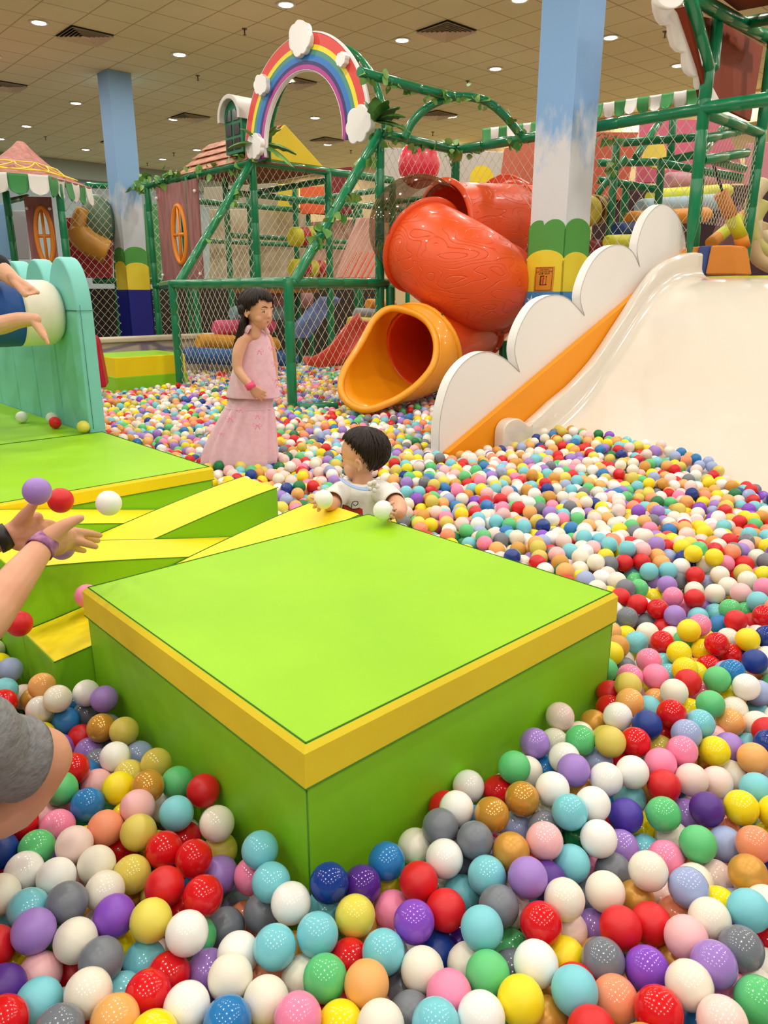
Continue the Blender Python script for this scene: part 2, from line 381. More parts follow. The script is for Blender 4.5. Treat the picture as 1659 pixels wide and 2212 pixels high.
# height sign on the right column: orange plate, Vietnamese lines and a height mark with a red child figure
X, Y_ = AX.to_3d(), BX.to_3d(); fo = V((K1.x, K1.y, 0)) - Y_ * .0145
def onf(px, py, e=0.0): return PPL(px, py, fo, -Y_) - Y_ * e
sg = M(); q = [onf(*c) for c in ((1152.5, 630), (1194, 629), (1199, 575.5), (1157, 576.5))]
sgc = sum(q, V()) / 4
sign = thing('height_sign', 'orange height limit sign with a red child figure on the yellow column pad', 'sign', sgc)
M().prism(q, -Y_ * .006).done('plate', mat('sign orange', 'd98f28', .45), sign, bevel=.004, seg=2, recalc=True)
DK = mat('sign black', '20140c', .5); RD = mat('sign red', 'c4243c', .5)
sc_ = lambda u, v: q[0].lerp(q[1], u).lerp(q[3].lerp(q[2], u), v) - Y_ * .0065
k = M()
for a, b in (((.08, .05), (.92, .05)), ((.92, .05), (.92, .95)), ((.92, .95), (.08, .95)), ((.08, .95), (.08, .05))): k.tube([sc_(*a), sc_(*b)], .0025, 6)
k.done('border', mat('sign brown', '5a2e0a', .5), sign)
k = M(); k.tube([sc_(.33, .27), sc_(.33, .61)], .005, 6); k.tube([sc_(.3, .27), sc_(.68, .27)], .003, 6); k.tube([sc_(.32, .62), sc_(.52, .62)], .0045, 6); k.tube([sc_(.62, .28), sc_(.63, .6)], .0022, 6)
for i in range(6): k.tube([sc_(.33, .3 + i * .055), sc_(.39, .3 + i * .055)], .002, 4)
for u, v in ((.63, .6), (.62, .29)): k.ball(sc_(u, v), .006, 8, 6)
k.done('height_mark', DK, sign)
k = M(); k.ball(sc_(.485, .54), .0085, 10, 8); k.ball(sc_(.48, .44), (.012, .004, .019), 10, 8); k.ball(sc_(.48, .35), (.008, .004, .02), 10, 8)
k.done('figure', RD, sign)
def text(parent, s, p, xd, zd, size, mt, name='lettering', ext=.0008, align='CENTER'):
    c = bpy.data.curves.new(name, 'FONT'); c.body = s; c.size = size; c.extrude = ext; c.align_x = align; c.align_y = 'CENTER'; c.materials.append(mt)
    o = bpy.data.objects.new(name, c); COL.objects.link(o)
    xd = V(xd).normalized(); zd = V(zd).normalized(); nd = xd.cross(zd).normalized(); zd = nd.cross(xd)
    mx = Matrix((xd, zd, nd)).transposed().to_4x4(); mx.translation = p
    dg = bpy.context.evaluated_depsgraph_get(); me = bpy.data.meshes.new_from_object(o.evaluated_get(dg)); bpy.data.objects.remove(o)
    me.transform(mx); o = bpy.data.objects.new(name, me); COL.objects.link(o)
    if parent: o.parent = parent; o.location = -parent.location if parent.type == 'EMPTY' else (0, 0, 0)
    return o
for s_, v in (('NHÀ PHAO', .87), ('CHỈ DÀNH CHO TRẺ EM', .79), ('DƯỚI 140CM', .71)):
    text(sign, s_, sc_(.5, v), q[1] - q[0], (0, 0, 1), .021 if len(s_) < 12 else .0165, DK)
# sun poster at the foot of the right column
k = M(); c_ = onf(1149, 649, .009)
c_ = PPL(1147, 655, V((K1.x, K1.y, 0)) - Y_ * .021, -Y_)
for i in range(16):
    a = i * math.pi / 8; r0 = .045 if i % 2 else .075
    k.add([c_, c_ + X * r0 * math.cos(a) + V((0, 0, 1)) * r0 * math.sin(a), c_ + X * .03 * math.cos(a + .39) + V((0, 0, 1)) * .03 * math.sin(a + .39), c_ + X * .03 * math.cos(a - .39) + V((0, 0, 1)) * .03 * math.sin(a - .39)], [(0, 3, 1), (0, 1, 2)])
k.done('painted_sun', mat('pale sun', 'e3eef6', .6), colR, solid=.002)
# ================================================================ foam blocks, wedges, platforms
def foam_block(name, label, cat, a0, a1, b0, b1, z1, top, side, band=None, bandw=.083, bev=.02, group=None):
    t_ = thing(name, label, cat, ab((a0 + a1) / 2, (b0 + b1) / 2, 0), group)
    k = M().abox(a0, a1, b0, b1, 0, z1)
    for i, f in enumerate(k.f):   # top face gets the top colour
        if all(k.v[j][2] > z1 - .001 for j in f): k.m[i] = 1
    k.done('cover', [side, top], t_, bevel=bev, seg=4)
    if band:
        e = .0035; k = M()
        cs = [ab(a0 - e, b0 - e), ab(a1 + e, b0 - e), ab(a1 + e, b1 + e), ab(a0 - e, b1 + e)]
        zs = (z1 - bandw, z1 - .012, z1 - .001); ins = (0, .001, .010)
        def ring(z, i_):
            R_ = []; c = sum(cs, V()) / 4
            for n_ in range(4):
                p, q_ = cs[n_], cs[(n_ + 1) % 4]
                R_.append(p + (c - p).normalized() * i_ * 1.4 + V((0, 0, z)))
            return R_
        k.grid([ring(z, i_) for z, i_ in zip(zs, ins)], 0, True, smooth=False)
        k.done('trim_band', band, t_, solid=.002)
        k = M()
        for z, i_ in ((z1 - bandw, -.001), (z1 + .0005, .013)): k.tube(ring(z, i_) + ring(z, i_)[:1], .0018, 6, smooth=False)
        for n_ in range(4):
            c = cs[n_] + (sum(cs, V()) / 4 - cs[n_]).normalized() * .0095; k.tube([c + V((0, 0, .02)), c + V((0, 0, z1 - bandw))], .0016, 6)
        k.done('seam', SEAM, t_)
    return t_
foam_block('foam_block', 'large square lime green foam block with a yellow trim band in the ball pit foreground', 'foam block', 0, 1.0, 0, 1.035, .6, LIME, LIME2, vinyl('yellow band', 'f0d92e', 'e8cf2a'), .083, .012)
# crossing wedges between block and platform
WT = vinyl('wedge yellow', 'f6df1f', 'efd41b')
def wedge(a0, a1, zl, zr, label):
    t_ = thing('foam_wedge', label, 'foam wedge', ab((a0 + a1) / 2, .45, 0), 'crossing foam wedges')
    b0, b1 = -.1, 1.0; n = 10; prof = []
    for i in range(n + 1):
        u = i / n; s = u * u * (3 - 2 * u) * .35 + u * .65; prof.append((b0 + (b1 - b0) * u, zl + (zr - zl) * s))
    k = M(); poly = [ab(a0, b0, 0)] + [ab(a0, b, z) for b, z in prof] + [ab(a0, b1, 0)]
    k.prism(poly, AX.to_3d() * (a1 - a0))
    for i, f in enumerate(k.f):
        c = [k.v[j] for j in f]
        if len(f) == 4 and min(p[2] for p in c) > .3: k.m[i] = 1
    k.done('cover', [LIME2, WT], t_, bevel=.008, seg=2, ang=50, recalc=True)
    k = M()
    for a in (a0 - .001, a1 + .001): k.tube([ab(a, b, z - .002) for b, z in prof], .0016, 6)
    k.done('seam', SEAM, t_)
wedge(1.005, 1.262, .41, .605, 'yellow topped wedge beside the big green block, low end at the left')
wedge(1.264, 1.52, .605, .41, 'second yellow topped wedge from the big block, high end under the hands')
wedge(1.522, 1.778, .41, .605, 'third yellow topped wedge from the big block, high end at the right')
wedge(1.78, 2.04, .605, .41, 'yellow topped wedge lying against the green platform')
foam_block('platform', 'lime green foam platform with a yellow band, left of the girl', 'platform', 2.045, 3.262, -.5, 1.0, .6, LIME, LIME2, YEL, .06, .02)
foam_block('platform', 'lime green foam floor mat under the teal scalloped wall', 'platform', 3.268, 6.0, -1.3, .924, .598, LIME, LIME2, None, bev=.012)
# teal wall
TEAL = vinyl('teal vinyl', '84d2cb', '7cc9c3', .45)
b0, b1 = .925, 1.02
tw = thing('padded_wall', 'teal padded wall with a scalloped top beside the white and blue roller', 'padded wall', ab(4.2, .96, .6))
a = 3.267; i = 0
while a < 5.6:
    w_ = .40; k = M(); n = 18; pl = [ab(a + .002, b0, .1), ab(a + .002, b0, 1.22)]
    for j in range(1, n): t = math.pi * j / n; pl.append(ab(a + w_ / 2 - (w_ / 2 - .002) * math.cos(t), b0, 1.24 + .315 * math.sin(t) ** .9))
    pl += [ab(a + w_ - .002, b0, 1.22), ab(a + w_ - .002, b0, .1)]
    k.prism(pl, BX.to_3d() * (b1 - b0 + .0)); k.done('pad', TEAL, tw, bevel=.014, seg=3, ang=50, recalc=True)
    a += w_; i += 1
k = M(); k.tube([ab(3.264, b0 + .02, .62), ab(3.264, b0 + .02, 1.3)], .0015, 5); k.tube([ab(3.264, b0, 1.27), ab(3.264, b1, 1.27)], .0015, 5); k.tube([ab(3.26, b0 - .002, 1.27), ab(3.52, b0 - .002, 1.27)], .003, 5)
k.done('seam', mat('teal seam', '2d6f5e', .7), tw)
# roller
ra, rz, rr = 3.56, 1.255, .178
rl = thing('roller', 'horizontal padded roller in white and blue bands against the teal wall', 'roller', ab(ra, .2, rz))
RW = mat('roller cream', 'efe9dc', .5, bump=(5, .35, (1, 1, 1)), vary=(3, 'e4dccb')); RB = vinyl('roller blue', '2458a8', '1f4f9c')
for nm, c0, c1, mt in (('white_band', .70, .921, RW), ('blue_band', .36, .70, RB), ('white_band', .02, .36, RW), ('blue_band', -.4, .02, RB), ('white_band', -.9, -.4, RW)):
    pts = []; rs = []
    for u in np.linspace(0, 1, 12):
        bb = c0 + (c1 - c0) * u; e = .012 * (max(0, (bb - .86) / .061)) ** 2 * 3; pts.append(ab(ra, bb, rz)); rs.append(rr - e)
    M().tube(pts, rs, 48).done(nm, mt, rl)
M().tube([ab(ra, -1.0, rz), ab(ra, .95, rz)], .02, 12).done('axle', mat('axle steel', '55585c', .4, metal=.8), rl)
# other pieces at the left back
foam_block('foam_block', 'lime and yellow foam block in front of the painted stone wall', 'foam block', 7.15, 7.85, 2.75, 3.6, .68, LIME, vinyl('yellow block side', 'f0d514', 'ecd010'), None, bev=.02)
k = M().abox(7.14, 7.86, 2.74, 3.61, 0, .46); k.done('green_skirt', LIME2, [o for o in COL.objects if o.name.startswith('foam_block') and o.type == 'EMPTY'][-1], bevel=.01)
pts = [P(203, 728, 7.6), P(229, 832, 7.6), P(205, 832, 7.6)]; pts = [P(204, 727, 7.4), P(212, 740, 7.4), P(231, 838, 7.4), P(190, 838, 7.4), P(190, 727, 7.4)]
tag(M().prism(pts, (-.1, .35, 0)).done('foam_wedge', vinyl('crimson vinyl', 'b3142c'), bevel=.03, seg=4, ang=20, recalc=True), 'dark red sloped foam wedge behind the teal padded wall', 'foam wedge')
# painted stone wall
def stone_mat():
    m, nt, b, N, L = nodes_mat('painted stones'); g = N.new('ShaderNodeNewGeometry'); co = []
    mp = N.new('ShaderNodeMapping'); mp.inputs['Rotation'].default_value = (0, 0, -math.atan2(BX.y, BX.x)); mp.inputs['Scale'].default_value = (2.6, .1, 4.2); L.new(g.outputs['Position'], mp.inputs[0])
    mp.vector_type = 'POINT'
    v = N.new('ShaderNodeTexVoronoi'); v.feature = 'DISTANCE_TO_EDGE'; v.inputs['Scale'].default_value = 1; v.inputs['Randomness'].default_value = .7; L.new(mp.outputs[0], v.inputs[0])
    r = N.new('ShaderNodeValToRGB'); e = r.color_ramp.elements; e[0].position = .05; e[0].color = lin('8a7f92'); e[1].position = .12; e[1].color = lin('bdb6a8'); L.new(v.outputs['Distance'], r.inputs[0]); L.new(r.outputs[0], b.inputs['Base Color']); b.inputs['Roughness'].default_value = .5; return m
sw = thing('stone_wall', 'low padded wall painted with grey stones behind the far foam block', 'low wall', ab(8.4, 5, 0))
M().abox(8.3, 8.5, 2.0, 5.3, 0, .76).done('face', stone_mat(), sw)
M().abox(8.26, 8.54, 2.0, 5.3, .76, .82).done('coping', mat('coping', 'cbbfa8', .5), sw, bevel=.015)
# ================================================================ green pipe climbing frame (centre)
Z1, Z2 = 1.45, 2.84
A3, B3 = AX.to_3d(), BX.to_3d(); UP = V((0, 0, 1))
def at(p, z): return V((p.x, p.y, z))
F1 = PZ(632, 878, .34); F2 = PZ(390, 832, .34); P1 = P(545, 352, 9.53); P2 = P(820, 285, 7.9)
Q1 = P(985, 325, 8.8); R1 = P(1520, 235, 6.9)
P3 = P1 + A3 * 1.55; P4 = P3 + A3 * 1.2
fr = thing('climbing_frame', 'green padded pipe climbing frame with diamond netting behind the girl', 'play frame', at((P1 + P2) / 2, 0))
for p, zt in ((F1, Z1 + .04), (F2, Z1 + .04), (P1, Z2 + .04), (P2, Z2 + .04)): pipe(fr, 'post', at(p, 0), at(p, zt))
for p in (P3, P4): pipe(fr, 'post', at(p, 0), at(p, Z2))
pipe(fr, 'beam', at(F1, Z1), at(F2, Z1)); pipe(fr, 'beam', at(F1, Z1), at(P2, Z1) + B3 * .1); pipe(fr, 'beam', at(F2, Z1), at(P1, Z1))
pipe(fr, 'brace', at(F1, Z1) + B3 * .06, at(P2, Z2)); pipe(fr, 'brace', at(F2, Z1) + B3 * .06, at(P1, Z2))
IC = P1 + B3 * 2.27
pipe(fr, 'beam', at(P1, Z2), at(IC, Z2)); pipe(fr, 'beam', at(P1, Z2), at(P4, Z2)); pipe(fr, 'beam', at(P1, Z1), at(IC, Z1)); pipe(fr, 'beam', at(P1, Z1), at(P4, Z1))
pipe(fr, 'beam', at(P4, Z2), P(282, 404, 14.0)); pipe(fr, 'beam', P(282, 404, 14.0), P(186, 400, 13.4)); pipe(fr, 'beam', P(375, 608, 13.9), P(200, 606, 13.6), .055); pipe(fr, 'beam', at(F2, Z1), at(P4, Z1) * .5 + at(F2, Z1) * .5, .047)
pipe(fr, 'post', at(P(243, 600, 13.8), 0), P(243, 400, 13.8), .05); pipe(fr, 'post', P(290, 640, 14.4), P(282, 404, 14.2), .05)
pipe(fr, 'beam', at(P2, Z2), at(Q1, Z2)); pipe(fr, 'post', at(Q1, 0), at(Q1, Z2 + .04))
for j in (1, 2):
    pipe(fr, 'post', at(P1 + B3 * 1.135 * j, 0), at(P1 + B3 * 1.135 * j, Z2))
for i in (1, 2):
    for j in (0, 1, 2, 3):
        p = P1 + A3 * 1.2 * i + B3 * (1.135 * j + .35); pipe(fr, 'post', at(p, 0), at(p, Z2 - .02), .04)
    pipe(fr, 'beam', at(P1 + A3 * 1.2 * i + B3 * .35, Z2 - .2), at(P1 + A3 * 1.2 * i + B3 * 3.8, Z2 - .2), .04)
    pipe(fr, 'beam', at(P1 + A3 * 1.2 * i + B3 * .35, 2.1), at(P1 + A3 * 1.2 * i + B3 * 3.8, 2.1), .035)
for j in (1, 2, 3): pipe(fr, 'beam', at(P1 + B3 * (1.135 * j), Z2 - .1), at(P1 + B3 * 1.135 * j + A3 * 2.4, Z2 - .1), .04)
pipe(fr, 'post', P(843, 620, 7.95), at(P(846, 620, 7.95), .2)); pipe(fr, 'beam', at(F1, .33) + V((.05, 0, 0)), at(F1, .33) + V((.42, .1, 0)), .04)
net(fr, [at(F1, .15), at(F2, .15), at(F2, Z1), at(F1, Z1)], A3, UP, NETM)
net(fr, [at(F1, Z1), at(P2, Z1), at(P2, Z2)], B3, UP, NETM)
net(fr, [at(F2, Z1), at(P1, Z1), at(P1, Z2)], B3, UP, NETM)
net(fr, [at(F1, .15), at(P2, .15), at(P2, Z1), at(F1, Z1)], B3, UP, NETM)
net(fr, [at(P1, Z1), at(IC, Z1), at(IC, Z2), at(P1, Z2)], B3, UP, NETM)
net(fr, [at(P1, Z1), at(P3, Z1), at(P3, Z2), at(P1, Z2)], A3, UP, NETM)
net(fr, [P(140, 735, 12.7), P(265, 735, 12.85), P(233, 400, 12.85), P(130, 400, 12.7)], (1, 0, 0), UP, NETM, .12, .14, .003); net(fr, [P(336, 735, 12.9), P(380, 735, 13.0), P(345, 400, 13.0), P(312, 400, 12.9)], (1, 0, 0), UP, NETM, .12, .14, .003)
net(fr, [at(P2, Z1), at(Q1, Z1), at(Q1, Z2), at(P2, Z2)], B3, UP, NETM)
net(fr, [at(Q1, Z1), at(R1, Z1), at(R1, Z2), at(Q1, Z2)], A3, UP, NETM)
# beams to the right tower, curved roof pipes
pipe(fr, 'beam', at(Q1, Z2), at(R1, Z2))
k0, k1 = P(873, 300, 8.05), P(1130, 300, 8.25); ap = P(985, 209, 8.15)
bpipe(fr, 'hoop', crom([k0, P(892, 262, 8.07), P(930, 228, 8.1), ap, P(1045, 217, 8.18), P(1090, 250, 8.2), k1], 10), .04)
bpipe(fr, 'ridge_pipe', crom([ap + V((-.02, 0, 0)), P(900, 190, 7.9), P(776, 155, 7.45)], 10), .042)
c_ = (P1 + P2) / 2
bpipe(fr, 'hoop', [at(c_, 2.84) + V((.0, .0, 1.0)) * 0 + A3 * (-1.02 * math.cos(t)) + UP * (.98 * math.sin(t)) + B3 * .16 for t in [math.pi * i / 30 for i in range(31)]], .035)
# ---- rainbow
rb = thing('rainbow_arch', 'padded rainbow arch with white cloud cut-outs above the green frame', 'rainbow arch', at(c_, 2.9))
base = at(P1, 0) - A3 * 1.0
def rp(rx, rz, t, e): return base + A3 * (rx * math.cos(t)) * 1 + UP * (2.92 + rz * math.sin(t)) - B3 * e * .6
cols = ['e0473f', 'e0473f', 'f3dd2e', '4f9384', '2f79c4', '3c2f6e', 'b63f93']
bm_ = [mat('rainbow ' + c, c, .5) for c in cols]; rim = mat('rainbow rim', 'ece6e6', .5)
tt = [math.radians(-6 + 192 * i / 56) for i in range(57)]
edges = [(1.08, 1.0), (1.03, .95), (.98, .9), (.925, .855), (.87, .81), (.80, .755), (.755, .72), (.71, .68)]
for i in range(1, 7):
    (ox, oz), (ix, iz) = edges[i] if i > 1 else edges[0], edges[i + 1]
    k = M(); rows = []
    for t in tt: rows.append([rp(ox, oz, t, .05), rp(ix, iz, t, .05), rp(ix, iz, t, -.05), rp(ox, oz, t, -.05)])
    k.grid(rows, 0, True, smooth=False); k.add(rows[0], [(3, 2, 1, 0)]); k.add(rows[-1], [(0, 1, 2, 3)])
    k.done(['red_band', 'yellow_band', 'green_band', 'blue_band', 'indigo_band', 'pink_band'][i - 1], bm_[i], rb, recalc=True)
k = M()
for rx, rz in ((1.088, 1.008), (.702, .672)): k.tube([rp(rx, rz, t, 0) for t in tt], .012, 6)
for rx, rz in ((1.086, 1.006), (.704, .674)):
    rows = [[rp(rx, rz, t, .052), rp(rx, rz, t, -.052)] for t in tt]; k.grid(rows)
k.done('rim', rim, rb, solid=.004)
CLD = mat('cloud white', 'f1edea', .45)
def cloud(parent, c, size, th, seed, u=A3, name='cloud', rot=0, mt=None, n=7, sq=.72):
    r_ = random.Random(seed); u = V(u).normalized(); nrm = u.cross(UP)
    bl = [(math.cos(2 * math.pi * i / n + .3) * size * .42, math.sin(2 * math.pi * i / n + .3) * size * .42 * sq, size * r_.uniform(.24, .33)) for i in range(n)]
    pl = []
    for i in range(96):
        t = 2 * math.pi * i / 96; dx, dy = math.cos(t), math.sin(t); best = size * .3
        for x, y_, rr_ in bl:
            bq = x * dx + y_ * dy; d2 = x * x + y_ * y_ - bq * bq
            if d2 < rr_ * rr_ and bq > 0: best = max(best, bq + math.sqrt(rr_ * rr_ - d2))
        x, y_ = best * dx, best * dy; x, y_ = x * math.cos(rot) - y_ * math.sin(rot), x * math.sin(rot) + y_ * math.cos(rot)
        pl.append(V(c) + u * x + UP * y_ - nrm * 0)
    return M().prism(pl, nrm * th).done(name, mt or CLD, parent, bevel=.012, seg=3, ang=50, recalc=True)
pl0 = at(P1, 0) - B3 * .07
for i, (x, y_, s_) in enumerate([(550, 317, .24), (564, 183, .19), (649, 84, .27), (738, 129, .11), (777, 268, .30)]):
    c = PPL(x, y_, pl0, -B3); cloud(rb, c - B3 * .02, s_, -.06, i + 3, -A3, rot=(-.5 if i in (2,) else .25 if i == 4 else 0))
# ---- ivy garlands and artificial palms
LEAF = mat('ivy leaf', '4d8a35', .5, vary=(6, '8bb358')); LEAFD = mat('palm leaf', '2f6b2c', .45, vary=(5, '6f9a45'))
def leaf(k, p, d, s, rr):
    d = d.normalized(); sd = d.cross(V((rr.uniform(-1, 1), rr.uniform(-1, 1), rr.uniform(-1, 1)))).normalized(); n_ = d.cross(sd)
    prof = [(0, .0), (.12, .34), (.35, .50), (.6, .36), (.78, .22), (1, 0)]
    mid = [p + d * s * t + n_ * s * .12 * math.sin(t * 3) for t, _ in prof]
    L_ = [m_ + sd * s * w_ + n_ * s * .1 * w_ for m_, (t, w_) in zip(mid, prof)]; R_ = [m_ - sd * s * w_ + n_ * s * .1 * w_ for m_, (t, w_) in zip(mid, prof)]
    k.grid([L_, mid, R_], 0, smooth=True)
def ivy(name_label, pts, n, size=.085, spread=.07, seed=1, hang=.5):
    rr = random.Random(seed); k = M(); ps = crom(pts, 8); 
    tw_ = [p + V((rr.uniform(-1, 1), rr.uniform(-1, 1), rr.uniform(-1, 1))) * .03 for p in ps]; k.tube(tw_, .004, 5)
    for _ in range(n):
        p = ps[rr.randrange(len(ps))] + V((rr.gauss(0, 1), rr.gauss(0, 1), rr.gauss(0, 1))) * spread * .6
        d = V((rr.uniform(-1, 1), rr.uniform(-1, 1), rr.uniform(-1, .6) - hang)); leaf(k, p, d, size * rr.uniform(.7, 1.25), rr)
    return tag(k.done('ivy_garland', LEAF), name_label, 'garland', 'artificial ivy on the frame')
ivy('green ivy garland wound round the sloping pipe right of the girl', [at(F1, Z1) + B3 * .3 + UP * .35, lerp(at(F1, Z1), at(P2, Z2), .5), at(P2, Z2)], 46, .085, .075, 2)
ivy('sparse ivy leaves on the sloping pipe beside the oval orange window', [lerp(at(F2, Z1), at(P1, Z2), .35), lerp(at(F2, Z1), at(P1, Z2), .6), lerp(at(F2, Z1), at(P1, Z2), .8)], 14, .08, .06, 3)
ivy('dense ivy garland along the beam under the shingled roof', [at(P1, Z2) + A3 * .1, at(P3, Z2 + .03), at(P4, Z2 + .02), P(305, 400, 13.0)], 130, .1, .09, 4, .2)
ivy('ivy garland on the beam above the clear slide dome', [at(P2, Z2), lerp(at(P2, Z2), at(Q1, Z2), .5), at(Q1, Z2)], 60, .085, .07, 5, .4)
ivy('ivy garland along the ridge pipe right of the rainbow', [P(790, 160, 7.45), P(870, 186, 7.8), P(960, 207, 8.1)], 34, .08, .06, 6, .6)
ivy('sparse ivy on the curved roof hoop', [P(985, 209, 8.1), P(1045, 217, 8.15), P(1090, 250, 8.2), P(1125, 300, 8.2)], 22, .07, .06, 7, .3)
ivy('ivy garland on the beam between the curved hoop and the tall sky column', [at(Q1, Z2), lerp(at(Q1, Z2), at(R1, Z2), .2), lerp(at(Q1, Z2), at(R1, Z2), .45)], 44, .09, .07, 8, .5)
ivy('ivy leaves hanging behind the net right of the tall sky column', [P(1290, 290, 7.6), P(1330, 300, 7.7), P(1325, 350, 7.7), P(1320, 380, 7.7)], 13, .11, .05, 9, .8)
def palm(label, c, n, L_, seed, dirs):
    rr = random.Random(seed); k = M()
    for i in range(n):
        t = dirs[i % len(dirs)]; t = V((t[0] + rr.uniform(-.12, .12), rr.uniform(-.6, .3), t[1])).normalized(); pts = []
        for j in range(9):
            u = j / 8; pts.append(V(c) + t * L_ * u + V((0, 0, -L_ * .45 * u * u)))
        sd = t.cross(UP).normalized(); rows = []
        for j, p in enumerate(pts):
            u = j / 8; w_ = L_ * .24 * math.sin(math.pi * min(.97, u * .9 + .08)) * (1 if j % 2 else .74)
            rows.append([p + sd * w_ + V((0, 0, -w_ * .4)), p, p - sd * w_ + V((0, 0, -w_ * .4))])
        k.grid(rows); k.tube(pts, .004, 5)
    return tag(k.done('artificial_palm', LEAFD), label, 'artificial plant')
palm('artificial palm fronds at the right foot of the rainbow', P(812, 262, 7.75), 9, .36, 4, [(.9, .5), (.4, 1), (.1, 1), (-.4, .9), (.9, .1), (.7, .8)])
palm('artificial palm fronds behind the left foot of the rainbow', P(562, 310, 9.4), 8, .42, 6, [(1, .2), (.9, -.2), (.5, .7), (-.6, .9), (-.8, .3)])
# ---- little house roof on the frame
hs = thing('playhouse_roof', 'yellow gabled playhouse roof with brown shingles behind the rainbow', 'playhouse roof', at(P1 + B3 * .7 + A3 * .7, 2.9))
g0 = at(P1, Z2 + .05) + B3 * .03; g1 = PPL(699, 365, at(P1, 0), A3); g1.z = g0.z; g2 = PPL(616, 269, at(P1, 0), A3)
M().prism([g0, g1, g2], A3 * .05).done('gable', mat('gable yellow', 'efd41a', .5), hs, bevel=.006, seg=2, recalc=True)
SH = mat('shingles', 'b06a50', .7, vary=(5, 'd9a184', (1, 1, 6)))
dl = 1.75; k = M(); nst = 4
for side, e0 in ((0, g0 - B3 * .06 - UP * .05), (1, g1 - UP * .01)):
    for i in range(nst):
        a = e0.lerp(g2, i / nst); b_ = e0.lerp(g2, (i + 1) / nst); o_ = (UP * .02 + (-B3 if side == 0 else B3) * .02)
        for j in range(11):
            q0 = a + A3 * (dl * j / 11 + .055) + o_; q1 = a + A3 * (dl * (j + 1) / 11 + .046) + o_; r0 = b_ + A3 * (dl * j / 11 + .052) + o_ * .2; r1 = b_ + A3 * (dl * (j + 1) / 11 + .046) + o_ * .2
            k.add([q0, q1, r1, r0], [(0, 1, 2, 3)])
    k.add([e0 + A3 * .055, e0 + A3 * dl, g2 + A3 * dl, g2 + A3 * .055], [(0, 1, 2, 3)])
k.done('shingles', SH, hs, solid=.008)
# soffit panel under the roof
M().box((g0 + g1) / 2 + A3 * .8 - UP * .05, A3 * .85, (g1 - g0) / 2, UP * .01).done('soffit', mat('soffit brown', '7c3f22', .7), hs)
dm = thing('dormer', 'green dormer window with a white arched hood on the shingled roof', 'dormer', P(503, 330, 9.7))
DGR = mat('dormer green', '0d6b45', .5)
o_ = PPL(490, 336, at(P1, 0) - B3 * .02 + B3 * .1, -B3); o_ = P(489, 336, 9.85)
ux = -A3; fx = -B3    # front of the dormer looks along -B, width along -A
w_, h_, d_ = .19, .38, .34
c0 = o_ - UP * .0
k = M(); pl = [c0, c0 + ux * 2 * w_] + [c0 + ux * (w_ + w_ * math.cos(t)) + UP * (h_ + w_ * math.sin(t)) for t in [math.pi * i / 14 for i in range(15)]]
k.prism(pl, B3 * d_); k.done('body', DGR, dm, recalc=True)
k = M(); outer = []; inner = []
for i in range(19):
    t = math.radians(-8 + 196 * i / 18); outer.append(c0 + ux * (w_ + (w_ + .055) * math.cos(t)) + UP * (h_ + (w_ + .055) * math.sin(t)) - B3 * .07); inner.append(c0 + ux * (w_ + (w_ + .004) * math.cos(t)) + UP * (h_ + (w_ + .004) * math.sin(t)) - B3 * .07)
k.grid([[a, b_, b_ + B3 * (d_ + .1), a + B3 * (d_ + .1)] for a, b_ in zip(outer, inner)], 0, True, smooth=False)
for s_ in (0, -1): a, b_ = outer[s_], inner[s_]; k.add([a, b_, b_ + B3 * (d_ + .1), a + B3 * (d_ + .1)], [(0, 1, 2, 3)])
k.done('hood', mat('hood white', 'c9c2bb', .6), dm, recalc=True, bevel=.01, seg=2)
k = M()
for r_ in range(3):
    for c in range(2):
        x0 = .03 + c * .17; z0 = .04 + r_ * .155; x1 = x0 + .13; z1 = z0 + .12
        k.add([c0 + ux * x0 + UP * z0 - B3 * .006, c0 + ux * x1 + UP * z0 - B3 * .006, c0 + ux * (x1 if r_ < 2 or c == 0 else x0 + .06) + UP * z1 - B3 * .006, c0 + ux * (x0 if r_ < 2 or c == 1 else x1 - .06) + UP * z1 - B3 * .006], [(0, 1, 2, 3)])
k.done('pane', mat('dark glass', '2c2128', .2), dm, solid=.006)
